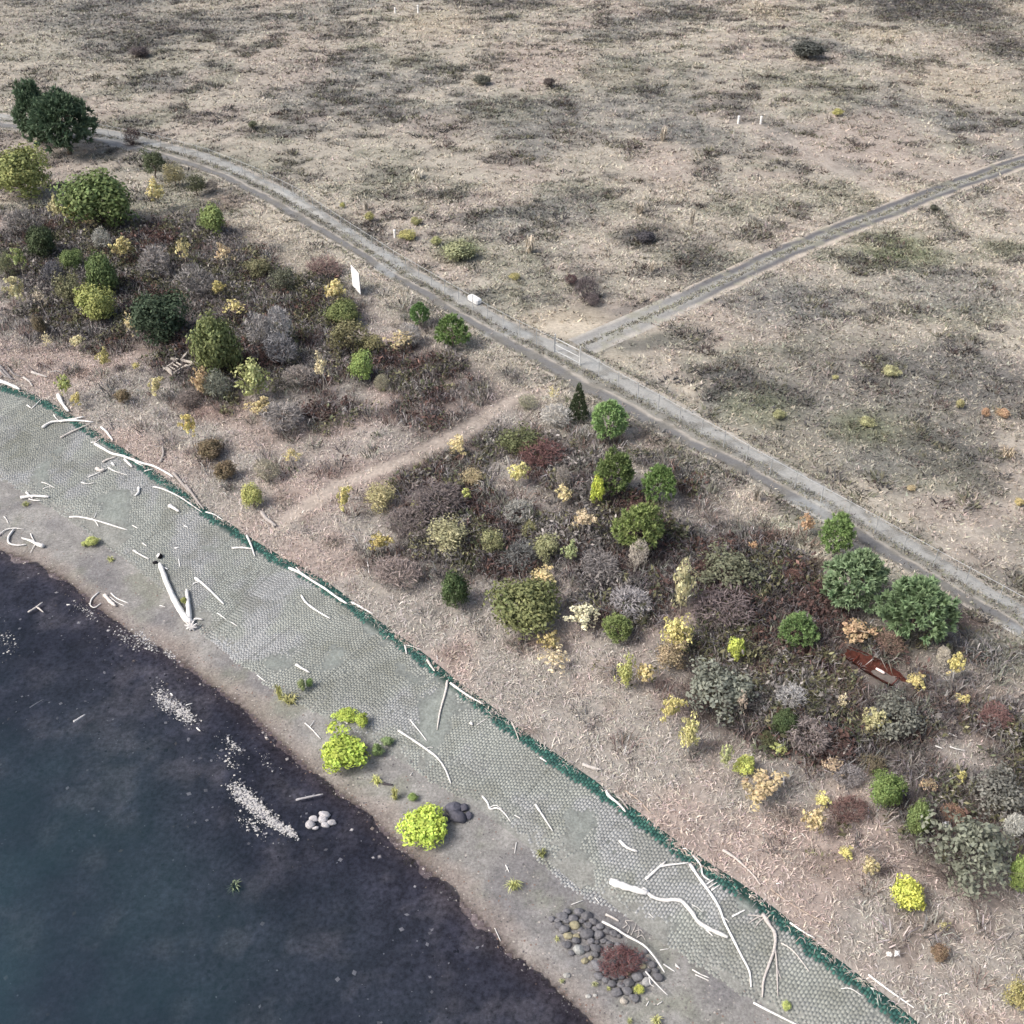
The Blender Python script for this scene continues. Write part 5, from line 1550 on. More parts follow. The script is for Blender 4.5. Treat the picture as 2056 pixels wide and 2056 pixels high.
# the forked white trunk with its root plate
e = drift('driftwood_tree', 'big forked white trunk with a round root plate on the beach', 'D', [(1060, 1580), (1015, 1530), (980, 1470), (940, 1390), (905, 1300), (885, 1245)], 36,
          [([(1050, 1560), (1045, 1500), (1040, 1440), (1035, 1390)], 32), ([(1060, 1566), (1090, 1552), (1122, 1556)], 16)], taper=.7)
q0, s0 = at(*T('D', 1060, 1592), .4)
rp = []
for k in range(9):
    a = k * 2 * math.pi / 9 + .3
    tip = np.array([math.cos(a) * .62, math.sin(a) * .25, math.sin(a) * .55 + .1])
    put('root', log_mesh('root', np.array([[0, 0, 0], tip * .5 + [0, -.06, 0], tip]), .16, .06, sides=6), M_WOOD, loc=np.array(q0) - np.array(e.location), parent=e, color=S(222, 220, 218))
drift('driftwood_stick', 'white stick pointing at the top of the forked trunk', 'D', [(738, 1172), (780, 1198), (826, 1221)], 12)
drift('driftwood_branch', 'white branch with a split end right of the forked trunk', 'D', [(1080, 1325), (1110, 1346), (1160, 1390), (1210, 1440), (1240, 1470)], 15, [([(1068, 1362), (1085, 1352), (1108, 1348)], 9)])
drift('driftwood_branch', 'pair of crossed white poles on the green strip', 'D', [(1285, 1160), (1340, 1158), (1400, 1165)], 13, [([(1368, 1090), (1390, 1140), (1412, 1205)], 15)])
drift('driftwood_branch', 'long white branch lying along the green strip, left centre', 'D', [(1600, 1270), (1660, 1296), (1720, 1335), (1800, 1385), (1870, 1435), (1922, 1466)], 17, [([(1640, 1265), (1662, 1290), (1685, 1312)], 7)])
drift('driftwood_branch', 'white pole on the mat below the long branch, left centre', 'D', [(1670, 1425), (1700, 1466), (1760, 1510), (1830, 1551)], 13)
drift('driftwood_log', 'short white log low on the mat above the yellow grass', 'D', [(1640, 1806), (1680, 1830), (1716, 1850)], 17)
drift('driftwood_root', 'looped white root at the water edge', 'D', [(548, 1405), (512, 1438), (500, 1475), (525, 1490), (560, 1466)], 9)
drift('driftwood_log', 'thick pale plank between roots at the water edge', 'D', [(580, 1420), (610, 1455), (640, 1480)], 25, rgb=PALEW)
drift('driftwood_branch', 'thin white branches right of the plank at the water edge', 'D', [(615, 1410), (650, 1440), (712, 1466)], 7, [([(608, 1430), (650, 1462), (690, 1480)], 6)])
drift('driftwood_log', 'three-pointed branch sticking out of the water on the left', 'D', [(155, 1516), (200, 1488), (236, 1460)], 12, [([(203, 1486), (222, 1500), (241, 1516)], 10)], rgb=PALEW, raise_=.25)
drift('driftwood_log', 'grey log heap on the bank at the left edge', 'D', [(175, 185), (215, 198), (262, 212)], 16, [([(280, 182), (320, 180), (362, 186)], 7), ([(130, 215), (160, 235), (180, 262)], 14)], rgb=(204, 200, 196))
drift('driftwood_root', 'dark tangle of roots and logs at the far left edge', 'D', [(-10, 140), (25, 180), (60, 215)], 18, [([(0, 170), (30, 205), (75, 225)], 14), ([(40, 150), (75, 195), (115, 210)], 12), ([(5, 215), (30, 190), (45, 160)], 10)], rgb=(150, 146, 146))
drift('driftwood_root', 'grey root pile on the bank above the bent branch', 'D', [(560, 440), (600, 470), (625, 500)], 14, [([(600, 440), (615, 480), (600, 520)], 9), ([(540, 455), (575, 450), (610, 455)], 8)], rgb=(140, 134, 130))
drift('dead_branch', 'grey dead branch standing on the dry bank, upper left', 'D', [(890, 682), (905, 640), (900, 590)], 16, [([(905, 620), (880, 600), (835, 590)], 7)], rgb=GREYW, cat='branch')
drift('dead_stump', 'grey splintered stump beside the lower footpath', 'D', [(1450, 960), (1480, 1000), (1530, 1035)], 26, [([(1470, 990), (1500, 1020), (1520, 1045)], 12), ([(1440, 1000), (1475, 1020), (1490, 1040)], 8)], rgb=GREYW, cat='stump')
drift('fallen_log', 'grey fallen trunk among the brush near the dark olive tree', 'E', [(1130, 590), (1200, 605), (1260, 650), (1320, 692)], 20, rgb=(196, 190, 188), cat='log', raise_=.35)
drift('driftwood_log', 'short white log end on the green strip, upper middle', 'E', [(0, 1440), (20, 1452), (42, 1467)], 17)
drift('driftwood_branch', 'white branch on the bank edge right of the short log end', 'E', [(70, 1460), (120, 1486), (190, 1526)], 13)
drift('driftwood_chunk', 'small upright white snag on the green strip', 'E', [(366, 1698), (372, 1722), (376, 1746)], 11, [([(370, 1697), (415, 1708), (462, 1726)], 6)])
drift('driftwood_log', 'pale log on the bank edge left of the upright snag', 'E', [(490, 1780), (510, 1812), (532, 1842)], 15, rgb=PALEW)
drift('fallen_branch', 'long straight grey branches fallen in the thicket', 'E', [(1505, 1178), (1440, 1245), (1360, 1330)], 8, [([(1515, 1185), (1450, 1260), (1380, 1300)], 6), ([(1400, 1215), (1380, 1290), (1360, 1320)], 5)], rgb=(170, 164, 162), cat='branch', raise_=.7)
# middle and lower part of the mat
drift('driftwood_branch', 'grey-white pole leaning from the bank down the mat, centre', 'H', [(602, 30), (592, 90), (562, 200), (545, 300)], 16, rgb=PALEW, taper=.4)
drift('driftwood_branch', 'white pole on the bank side of the green strip, centre', 'H', [(618, 42), (670, 80), (730, 120), (800, 158)], 15)
drift('driftwood_branch', 'long wavy white branch on the mat right of the left willow', 'H', [(330, 305), (400, 350), (480, 405), (540, 450), (580, 500), (608, 560), (622, 600)], 14, [([(488, 404), (505, 398), (524, 400)], 5)])
drift('driftwood_branch', 'thin white branch just above the long wavy one', 'H', [(395, 245), (440, 300), (460, 325), (487, 362)], 8)
drift('driftwood_branch', 'zigzag white branches on the sand right of the dark boulders', 'H', [(795, 668), (825, 705), (840, 740), (880, 735), (920, 765), (952, 811)], 11, [([(830, 735), (870, 720), (905, 742)], 7)])
drift('driftwood_log', 'straight white stick in the middle of the mat', 'H', [(1090, 715), (1130, 775), (1186, 862)], 14)
drift('driftwood_log', 'split white log on the mat above the thick trunk', 'H', [(1555, 915), (1600, 955), (1655, 975)], 21)
drift('driftwood_log', 'white bent log on the green strip with a grey one beside it', 'H', [(1480, 635), (1500, 670), (1550, 710), (1590, 756)], 19)
drift('driftwood_log', 'grey log right beside the white bent log on the strip', 'H', [(1540, 668), (1570, 692), (1605, 742)], 14, rgb=GREYW)
drift('driftwood_log', 'beige pole on the pale grass right of the white bent log', 'H', [(1590, 640), (1660, 690), (1735, 770)], 11, rgb=BEIGEW)
drift('driftwood_stick', 'thin pale stick hanging over the green strip, centre', 'H', [(958, 255), (985, 320), (1000, 366)], 8, rgb=PALEW)
drift('dead_stump', 'pale dead stump on the pale grass of the lower bank', 'H', [(1352, 492), (1400, 510), (1455, 522)], 24, rgb=(204, 198, 192), cat='stump')
drift('driftwood_branch', 'forked white branch left of the top of the longest pole', 'H', [(1700, 1130), (1760, 1078), (1812, 1030)], 17, [([(1780, 1058), (1850, 1048), (1938, 1038)], 14)])
drift('driftwood_tree', 'thickest white trunk lying on the lower mat', 'H', [(1505, 1142), (1560, 1160), (1600, 1175), (1706, 1206)], 44, taper=.8)
drift('driftwood_branch', 'long snaking white branch from the thick trunk to the right', 'I', [(-180, 1178), (-130, 1225), (-60, 1246), (0, 1243), (40, 1255), (90, 1310), (130, 1368), (200, 1410), (290, 1450)], 22, [([(90, 1270), (120, 1285), (152, 1312)], 7)], taper=1.15)
drift('driftwood_branch', 'longest straight pole down the lower mat', 'I', [(78, 1042), (130, 1120), (190, 1200), (240, 1280), (270, 1360), (320, 1460), (370, 1560), (410, 1640), (420, 1726)], 20, [([(262, 1340), (280, 1350), (296, 1366)], 7)], taper=.5)
drift('driftwood_branch', 'curved white branch hooked over the green strip', 'I', [(98, 998), (140, 1050), (152, 1105), (192, 1137)], 12)
drift('driftwood_branch', 'forked grey-white trunk on the lower right mat', 'I', [(485, 1322), (520, 1380), (552, 1430), (550, 1510), (520, 1600), (490, 1690), (482, 1782)], 25, [([(552, 1500), (562, 1600), (568, 1775)], 12), ([(560, 1600), (572, 1645), (586, 1682)], 7), ([(490, 1330), (450, 1345), (410, 1370)], 10), ([(495, 1340), (460, 1370), (440, 1400)], 9), ([(480, 1335), (440, 1330), (400, 1328)], 8)], rgb=(206, 200, 196), taper=.4)
drift('driftwood_stick', 'white stick left of the root of the forked grey trunk', 'I', [(315, 1336), (350, 1318), (386, 1300)], 11)
drift('driftwood_branch', 'thin curved branch right of the forked grey trunk', 'I', [(585, 1482), (640, 1515), (690, 1570), (742, 1642)], 8, rgb=PALEW)
drift('driftwood_branch', 'white pole on the bank edge at the lower right', 'I', [(635, 1370), (700, 1415), (772, 1456)], 13)
drift('driftwood_branch', 'grey-white log on the grass right of the hooked branch', 'I', [(262, 968), (330, 1010), (390, 1065), (435, 1110), (472, 1162)], 18, rgb=(210, 202, 196), taper=.4)
drift('driftwood_branch', 'long beige pole on the grass above the lower green strip', 'I', [(528, 1185), (620, 1250), (720, 1312), (862, 1386)], 9, rgb=BEIGEW)
drift('driftwood_stick', 'thin white stick on the mat by the lower green strip', 'I', [(918, 1736), (970, 1735), (1036, 1776)], 7)
drift('driftwood_branch', 'straight white pole on the grass at the lower right strip', 'I', [(1070, 1658), (1150, 1720), (1240, 1785), (1322, 1842)], 12)
drift('driftwood_branch', 'white pole at the bottom edge of the picture', 'I', [(433, 1814), (520, 1860), (600, 1900), (690, 1944)], 15)
drift('driftwood_branch', 'white branch lying over the top of the rock pile', 'H', [(1460, 1364), (1530, 1400), (1600, 1445), (1690, 1495), (1750, 1560), (1806, 1646)], 16, raise_=.55, taper=.5)
drift('driftwood_log', 'short pale log above the rock pile branch', 'H', [(1480, 1325), (1515, 1340), (1552, 1362)], 15, rgb=PALEW)
drift('driftwood_branch', 'thin forked branch at the lower right of the rock pile', 'H', [(1700, 1640), (1760, 1710), (1822, 1772)], 9, [([(1718, 1665), (1728, 1710), (1748, 1724)], 6)], raise_=.35)
drift('driftwood_branch', 'tangle of thin white twigs behind the rock pile', 'H', [(1575, 1400), (1600, 1380), (1590, 1360), (1640, 1362)], 7,
      [([(1600, 1430), (1612, 1400), (1605, 1380)], 5), ([(1620, 1440), (1640, 1400), (1650, 1370)], 5), ([(1650, 1455), (1680, 1440), (1700, 1470)], 6), ([(1640, 1420), (1670, 1410), (1690, 1430)], 5), ([(1660, 1400), (1665, 1430), (1655, 1450)], 5)], rgb=PALEW)
drift('driftwood_log', 'dark wet log on the sand right of the yellow clump', 'H', [(243, 598), (270, 603), (300, 606)], 15, rgb=(84, 80, 84))
drift('driftwood_branch', 'forked white twig left of the left willow', 'G', [(1690, 264), (1730, 300), (1777, 352)], 8, [([(1716, 284), (1730, 268), (1742, 248)], 6)])
drift('driftwood_log', 'white log floating far out on the left water', 'G', [(408, 258), (440, 238), (472, 217)], 14, raise_=.9, rgb=(206, 206, 208))
drift('driftwood_log', 'grey log floating above the rocks in the water', 'G', [(1640, 690), (1700, 676), (1790, 658)], 14, raise_=.35, rgb=(176, 174, 176))
drift('fallen_log', 'pale dead trunk on the lower bank, right of the dark green small tree', 'I', [(932, 440), (950, 405), (976, 370)], 15, rgb=(206, 200, 194), cat='log', raise_=.3)
drift('fallen_branch', 'two grey bits of wood in a vee at the right lower bank', 'I', [(1775, 1430), (1800, 1446), (1832, 1462)], 13, [([(1835, 1462), (1855, 1440), (1872, 1418)], 12)], rgb=GREYW, cat='branch')
# small sticks that nothing tells apart
for t, pts, th in [('D', [(1020, 1036), (1042, 1046)], 8), ('D', [(735, 1035), (766, 1051)], 8), ('D', [(790, 1132), (813, 1149)], 9), ('D', [(968, 1161), (991, 1158)], 9),
                   ('D', [(990, 1220), (998, 1266)], 7), ('D', [(1425, 1864), (1472, 1901)], 6), ('D', [(885, 1478), (915, 1486)], 6), ('D', [(910, 1268), (930, 1278)], 11), ('D', [(1205, 1520), (1255, 1556)], 7), ('D', [(1280, 1570), (1315, 1592)], 6),
                   ('D', [(620, 690), (634, 702)], 14), ('H', [(765, 275), (822, 238)], 6), ('H', [(1115, 455), (1152, 479)], 10), ('H', [(985, 925), (975, 985)], 6), ('H', [(925, 1050), (945, 1092)], 7),
                   ('H', [(940, 1060), (925, 1085)], 5), ('H', [(865, 1400), (897, 1472)], 6), ('H', [(1290, 1270), (1355, 1246)], 7), ('H', [(1800, 1600), (1862, 1641)], 10), ('H', [(1780, 1522), (1830, 1514)], 6),
                   ('H', [(1866, 1598), (1892, 1626)], 7), ('H', [(1420, 1230), (1445, 1262)], 5), ('H', [(1720, 1320), (1745, 1345)], 6), ('H', [(975, 775), (1005, 790)], 6), ('H', [(26, 250), (52, 268)], 14), ('H', [(395, 556), (411, 534)], 5),
                   ('I', [(168, 1160), (216, 1130)], 9), ('I', [(184, 1176), (232, 1146)], 9), ('I', [(200, 1192), (247, 1160)], 10), ('I', [(94, 1630), (140, 1656), (188, 1676)], 8), ('I', [(110, 1658), (186, 1692)], 8), ('I', [(0, 1606), (26, 1626)], 8),
                   ('I', [(170, 1410), (210, 1446)], 9), ('D', [(150, 368), (172, 384)], 10), ('D', [(175, 388), (232, 332)], 6), ('H', [(730, 262), (742, 274)], 18), ('H', [(1590, 1660), (1615, 1700)], 6), ('H', [(1705, 1830), (1720, 1805)], 6), ('H', [(1765, 1826), (1795, 1806)], 6)]:
    drift('driftwood_stick', 'short bleached stick lying loose on the mat or sand', t, pts, th, group='short bleached sticks')
for t, pts, th in [('I', [(1515, 320), (1562, 341)], 7), ('I', [(1440, 390), (1481, 406)], 8), ('I', [(1520, 395), (1560, 408), (1605, 416)], 8)]:
    drift('fallen_branch', 'white stick in the grass right of the bramble below the trough', t, pts, th, group='white sticks in the grass', cat='branch', raise_=.2)
for t, pts, th in [('G', [(1090, 290), (1109, 309)], 9), ('D', [(370, 1474), (389, 1474)], 10), ('G', [(165, 178), (240, 132)], 7), ('G', [(1030, 165), (1066, 154)], 7), ('G', [(945, 100), (958, 112)], 9)]:
    drift('driftwood_stick', 'small pale stick showing in the dark shallow water', t, pts, th, group='sticks in the shallows', raise_=.3)

# ------------------------------------------------------------------ boulders
def rock_mesh(seed):
    r = np.random.default_rng(seed)
    bm_v = []
    n1, n2 = 9, 14
    for i in range(n1 + 1):
        th = math.pi * i / n1
        for j in range(n2):
            ph = 2 * math.pi * j / n2
            bm_v.append((math.sin(th) * math.cos(ph), math.sin(th) * math.sin(ph), math.cos(th)))
    V = np.array(bm_v)
    for _ in range(9):                                   # flatten some sides as broken stone has
        d = r.normal(size=3)
        d /= np.linalg.norm(d)
        off = r.uniform(.62, .9)
        k = np.maximum(V @ d - off, 0)
        V = V - d[None] * (k * .9)[:, None]
    V *= (1 + .05 * np.sin(V @ r.normal(size=3) * 5 + r.uniform(0, 6)))[:, None]
    q = []
    for i in range(n1):
        for j in range(n2):
            a, b = i * n2 + j, i * n2 + (j + 1) % n2
            q.append([a, a + n2, b + n2, b])
    return mesh('boulder', V, Fq=np.array(q), smooth_=True)
ROCKS = [rock_mesh(k) for k in range(9)]
def boulder(px, py, wpx, rgb, label, group, squash=.72, sink=.35, base=None, hpx=None):
    q, s = at(px, py, .2)
    a = wpx / 2 / s * 1.12
    b = (hpx or wpx * .85) / 2 / s
    z = (q[2] - .2 if base is None else base) + a * squash * (1 - sink) * .5
    o = put('boulder', ROCKS[random.randrange(9)], M_ROCK, loc=(q[0], q[1], z), rot=(random.uniform(-.25, .25), random.uniform(-.25, .25), random.uniform(-.35, .35)),
            scale=(a * 1.08, b * 1.15, a * squash), color=S(*rgb) * random.uniform(.8, 1.15))
    return tag(o, label, 'boulder', group)
PILE = [(355, 295, 165), (525, 315, 135), (430, 220, 115), (620, 225, 145), (730, 285, 155), (420, 355, 105), (295, 350, 95), (310, 430, 125), (390, 480, 145), (820, 370, 125), (740, 420, 115),
        (865, 365, 75), (740, 555, 195), (850, 480, 95), (930, 440, 115), (905, 570, 145), (1030, 510, 115), (1120, 540, 125), (415, 710, 135), (575, 650, 120), (785, 660, 115), (880, 670, 75),
        (975, 650, 95), (715, 770, 115), (860, 765, 165), (500, 830, 95), (855, 850, 115), (890, 1030, 195), (1015, 1060, 85), (905, 1180, 135), (1025, 1235, 125), (1010, 1130, 95), (1140, 1190, 115),
        (1100, 1300, 135), (1240, 1185, 115), (1235, 1315, 115), (1355, 1280, 155), (1480, 1200, 165), (1185, 1430, 155), (1330, 1400, 155), (1430, 1505, 145), (1790, 1190, 155), (1750, 1105, 105),
        (1610, 1150, 95), (1640, 1090, 85), (1700, 1010, 115), (1640, 950, 95), (1530, 880, 95), (1600, 810, 85), (1210, 580, 75), (1080, 700, 110), (1200, 720, 110), (1000, 880, 120), (1130, 1000, 120),
        (1300, 800, 120), (1400, 900, 120), (1250, 950, 120), (1420, 1060, 110), (200, 330, 100), (660, 350, 90), (640, 480, 90), (1290, 1080, 100)]
for x, y, w in PILE:
    boulder(1080 + x / 7.43, 1800 + y / 7.43, w / 7.43, (118, 118, 122), 'dark grey boulder in the rock pile round the red shrub', 'boulders of the rock pile', squash=.8, sink=.1)
for x, y, w in [(550, 430, 150), (450, 575, 125), (580, 590, 105), (700, 945, 100), (790, 905, 75), (1570, 1030, 90), (1350, 1130, 75)]:
    boulder(1080 + x / 7.43, 1800 + y / 7.43, w / 7.43, (166, 160, 134), 'tan lichen-covered boulder in the rock pile round the red shrub', 'lichen-covered boulders of the rock pile', squash=.8, sink=.1)
boulder(1080 + 620 / 7.43, 1800 + 790 / 7.43, 165 / 7.43, (168, 170, 168), 'pale-topped big boulder at the left side of the rock pile', 'boulders of the rock pile', squash=.9)
boulder(1080 + 1640 / 7.43, 1800 + 1260 / 7.43, 160 / 7.43, (184, 184, 184), 'pale angular slab at the lower right of the rock pile', 'boulders of the rock pile', squash=.6)
boulder(1080 + 1280 / 7.43, 1800 + 1545 / 7.43, 115 / 7.43, (186, 180, 170), 'pale boulder at the lowest tip of the rock pile', 'boulders of the rock pile', squash=.8)
boulder(1080 + 430 / 7.43, 1800 + 1160 / 7.43, 95 / 7.43, (176, 176, 172), 'loose pale stone on the sand left of the rock pile', 'loose stones')
boulder(1080 + 750 / 7.43, 1800 + 1470 / 7.43, 75 / 7.43, (190, 190, 186), 'left one of two small pale stones below the rock pile', 'loose stones')
boulder(1080 + 855 / 7.43, 1800 + 1455 / 7.43, 58 / 7.43, (190, 190, 186), 'right one of two small pale stones below the rock pile', 'loose stones')
for x, y, w, h_, lab in [(640, 735, 85, 75, 'upper left of the dark boulders beside the right neon willow'), (690, 732, 50, 50, 'upper right of the dark boulders beside the right neon willow'),
                         (655, 787, 95, 65, 'widest of the dark boulders beside the right neon willow'), (720, 772, 42, 52, 'rightmost of the dark boulders beside the right neon willow'),
                         (596, 790, 45, 45, 'boulder touching the right neon willow')]:
    p = T('H', x, y)
    boulder(p[0], p[1], w / ZM, (96, 96, 106), lab, 'dark boulders on the beach', hpx=h_ / ZM, sink=.15)
for x, y, w, h_, lab in [(1797, 772, 58, 42, 'topmost pale rock in the water'), (1740, 797, 48, 38, 'pale rock in the water behind the left one'), (1787, 798, 52, 42, 'middle pale rock in the water'),
                         (1840, 815, 48, 34, 'rightmost pale rock in the water'), (1720, 825, 48, 58, 'leftmost tall pale rock in the water'), (1800, 828, 48, 28, 'lowest flat pale rock in the water'),
                         (1748, 845, 34, 20, 'smallest pale rock in the water')]:
    p = T('G', x, y)
    boulder(p[0], p[1], w / ZM, (184, 182, 184), lab, 'pale rocks in the water', hpx=h_ / ZM, sink=.0, base=Z_W - .1)

# ------------------------------------------------------------------ box and frame helpers for built things
def box_mesh(name, sx, sy, sz, bev=0.0):
    """box standing on z=0, centred in x and y, with chamfered edges"""
    b = min(bev, sx / 3, sy / 3, sz / 3)
    V, Fq = [], []
    lv = [(0, b), (b, 0), (sz - b, 0), (sz, b)] if b else [(0, 0), (sz, 0)]
    for z_, ins in lv:
        hx, hy = sx / 2 - ins, sy / 2 - ins
        c = b if b else 0
        ring = [(-hx + c, -hy), (hx - c, -hy), (hx, -hy + c), (hx, hy - c), (hx - c, hy), (-hx + c, hy), (-hx, hy - c), (-hx, -hy + c)] if c else [(-hx, -hy), (hx, -hy), (hx, hy), (-hx, hy)]
        V += [(x, y, z_) for x, y in ring]
    m = 8 if b else 4
    for k in range(len(lv) - 1):
        for j in range(m):
            Fq.append([k * m + j, k * m + (j + 1) % m, (k + 1) * m + (j + 1) % m, (k + 1) * m + j])
    me = bpy.data.meshes.new(name)
    top = [(len(lv) - 1) * m + j for j in range(m)]
    me.from_pydata(V, [], Fq + [top, list(range(m))[::-1]])
    me.update()
    return me

def beam(name, p, q, w, h_, mat, parent, rgb):
    p, q = np.array(p, float), np.array(q, float)
    d = q - p
    L = np.linalg.norm(d)
    o = put(name, box_mesh(name, L, w, h_, .015), mat, loc=(p + q) / 2, parent=parent, color=S(*rgb))
    o.rotation_euler = (0, -math.asin(d[2] / L), math.atan2(d[1], d[0]))
    return o

# white board facing the river
b0, bs = at(709, 579)
b1, _ = at(725, 597)
d = b1[:2] - b0[:2]
Lb = float(np.hypot(*d))
ang = math.atan2(d[1], d[0])
e = tag(empty('sign_board', b0, ang), 'large blank white sign board standing on the slope below the road', 'sign')
o = put('panel', box_mesh('panel', Lb, .09, 3.05, .01), M_PAINT, loc=(Lb / 2, 0, .45), parent=e, color=S(252, 252, 252))
for x in (.35, Lb - .35):
    put('post', box_mesh('post', .14, .14, 3.4, .015), M_WOOD, loc=(x, .13, -.3), parent=e, color=S(150, 140, 128))
for z_ in (1.0, 2.6):
    put('rail', box_mesh('rail', Lb - .2, .07, .12, .01), M_WOOD, loc=(Lb / 2, .095, z_), parent=e, color=S(150, 140, 128))

# white block on the gravel road
q, s = at(953, 607)
i_ = np.argmin(np.hypot(*(MAIN_C - q[:2]).T))
rd = MAIN_C[i_ + 2] - MAIN_C[i_ - 2]
e = tag(empty('road_block', (q[0], q[1], q[2] + .04), math.atan2(rd[1], rd[0])), 'white rounded concrete block lying on the gravel road', 'block')
bd = put('body', box_mesh('body', 2.15, .95, .8, .16), M_PAINT, parent=e, color=S(238, 240, 240))
put('footing', box_mesh('footing', 2.2, 1.0, .1, .03), M_PAINT, loc=(0, 0, -.02), parent=e, color=S(150, 150, 150))
for x in (-.5, .5):
    put('lifting_eye', log_mesh('lifting_eye', np.array([[x - .1, 0, .78], [x - .08, 0, .9], [x + .08, 0, .9], [x + .1, 0, .78]]), .02, .02, sides=6), M_STEEL, parent=bd, color=S(170, 170, 170))

# white well pipes standing in the field
def ring_mesh(name, prof, sides=16):
    V, F = [], []
    for r_, z_ in prof:
        V += [(r_ * math.cos(2 * math.pi * j / sides), r_ * math.sin(2 * math.pi * j / sides), z_) for j in range(sides)]
    for k in range(len(prof) - 1):
        F += [[k * sides + j, k * sides + (j + 1) % sides, (k + 1) * sides + (j + 1) % sides, (k + 1) * sides + j] for j in range(sides)]
    return mesh(name, np.array(V), Fq=np.array(F), smooth_=False)
for x, y, hh, r_, lab in [(793.5, 26, 1.3, .22, 'left white well pipe of the pair at the far top edge'), (839.5, 26, 1.9, .24, 'right, taller white well pipe of the pair at the far top edge'),
                          (1482, 248, 1.45, .22, 'left white well pipe of the pair in the right field'), (1527, 249, 1.5, .2, 'right white well pipe of the pair in the right field'),
                          (793, 477, 1.25, .17, 'single white well pipe next to the gravel road')]:
    q, s = at(x, y)
    e = tag(empty('well_pipe', q), lab, 'pipe', 'white well pipes')
    cs = put('casing', ring_mesh('casing', [(r_, -.2), (r_, hh - .18)]), M_PAINT, parent=e, color=S(250, 250, 248))
    put('cap', ring_mesh('cap', [(r_ * 1.08, hh - .18), (r_ * 1.08, hh - .05), (r_ * .9, hh), (.001, hh)]), M_PAINT, parent=cs, color=S(250, 250, 248))

# chain-link fence in the middle strip of the road, with a gate frame at the junction
FENCE = [(-60, 262), (60, 262), (180, 268), (300, 290), (420, 322), (520, 362), (613, 410), (686, 461), (793, 531), (900, 594), (1000, 652), (1112, 708)]
FENCE2 = [(1165, 735), (1197, 754), (1300, 812), (1432, 886), (1552, 957), (1700, 1040), (1863, 1133), (2056, 1240), (2140, 1290)]
def fence(pxs, label):
    q = at_many(pxs)[0]
    line = resample(q[:, :2], max(2, int(np.hypot(*(q[1:, :2] - q[:-1, :2]).T).sum() / 3.0)))
    zz = terrain(line)
    e = tag(empty('chain_link_fence', (*line[0], zz[0])), label, 'fence', 'chain-link fence along the road')
    o0 = np.array([*line[0], zz[0]])
    pm = ring_mesh('post', [(.045, -.2), (.045, 2.15), (.06, 2.17), (.001, 2.22)], 8)
    for p, z_ in zip(line, zz):
        put('post', pm, M_STEEL, loc=np.array([*p, z_]) - o0, parent=e, color=S(196, 200, 202))
    P3 = np.column_stack([line, zz]) - o0
    up = np.array([0, 0, 1.])
    V, F = tube_tris(P3[:-1] + up * 2.05, P3[1:] + up * 2.05, np.full(len(P3) - 1, .025), np.full(len(P3) - 1, .025), 6)
    put('top_rail', mesh('top_rail', V, Fq=F), M_STEEL, parent=e, color=S(190, 194, 196))
    A, B = [], []
    for a, b in zip(P3[:-1], P3[1:]):
        for k in range(12):
            f = k / 12
            for dirn in (1, -1):
                f2 = f + dirn * .55
                lo, hi_ = f, f2
                z0, z1 = .05, 2.0
                if f2 > 1:
                    z1 = .05 + 1.95 * (1 - f) / (f2 - f)
                    hi_ = 1
                if f2 < 0:
                    z1 = .05 + 1.95 * f / (f - f2)
                    hi_ = 0
                A.append(a + (b - a) * lo + up * z0)
                B.append(a + (b - a) * hi_ + up * z1)
    V, F = tube_tris(np.array(A), np.array(B), np.full(len(A), .006), np.full(len(A), .006), 3)
    tag(put('wire_mesh', mesh('wire_mesh', V, Fq=F), M_STEEL, parent=e, color=S(180, 184, 186)), kind='stuff')
fence(FENCE, 'grey chain-link fence along the road left of the gate')
fence(FENCE2, 'grey chain-link fence along the road right of the gate')
g0, _ = at(1114, 707)
g1, _ = at(1164, 733)
e = tag(empty('gate', g0), 'pale steel gate frame between two tall posts at the road junction', 'gate')
dv = np.array(g1) - np.array(g0)
gm = ring_mesh('gate_post', [(.09, -.2), (.09, 2.5), (.11, 2.52), (.001, 2.6)], 10)
for p in (np.zeros(3), dv):
    put('gate_post', gm, M_STEEL, loc=p, parent=e, color=S(232, 234, 234))
for z0, n_ in ((2.0, 'top_bar'), (1.1, 'middle_bar'), (.25, 'bottom_bar')):
    put(n_, log_mesh(n_, np.array([dv * .03 + [0, 0, z0], dv * .97 + [0, 0, z0]]), .04, .04, sides=6, knots=0), M_STEEL, parent=e, color=S(220, 224, 224))
for f in (.04, .5, .96):
    put('upright', log_mesh('upright', np.array([dv * f + [0, 0, .25], dv * f + [0, 0, 2.0]]), .035, .035, sides=6, knots=0), M_STEEL, parent=e, color=S(220, 224, 224))

# grey timber frame lying under the dense blue-green tree
def FR(x, y): return (290 + x / 9.66, 660 + y / 9.66)
o0, s = at(*FR(560, 880))
e = tag(empty('timber_frame', o0), 'grey collapsed timber frame of crossed beams on the bank', 'timber')
for a, b, w, lift in [((365, 805), (640, 620), .22, .25), ((555, 880), (830, 710), .22, .25), ((430, 775), (565, 900), .45, .36), ((515, 590), (655, 612), .3, .36), ((712, 618), (848, 450), .26, .45),
                      ((735, 625), (1032, 690), .36, .5), ((780, 745), (1030, 688), .22, .3), ((345, 735), (420, 800), .2, .3), ((500, 745), (600, 810), .14, .4), ((560, 700), (660, 760), .14, .4), ((620, 665), (720, 720), .14, .4)]:
    p, _ = at(*FR(*a), lift)
    q, _ = at(*FR(*b), lift)
    beam('beam', np.array(p) - o0, np.array(q) - o0, w, .18, M_WOOD, e, (198, 190, 180))

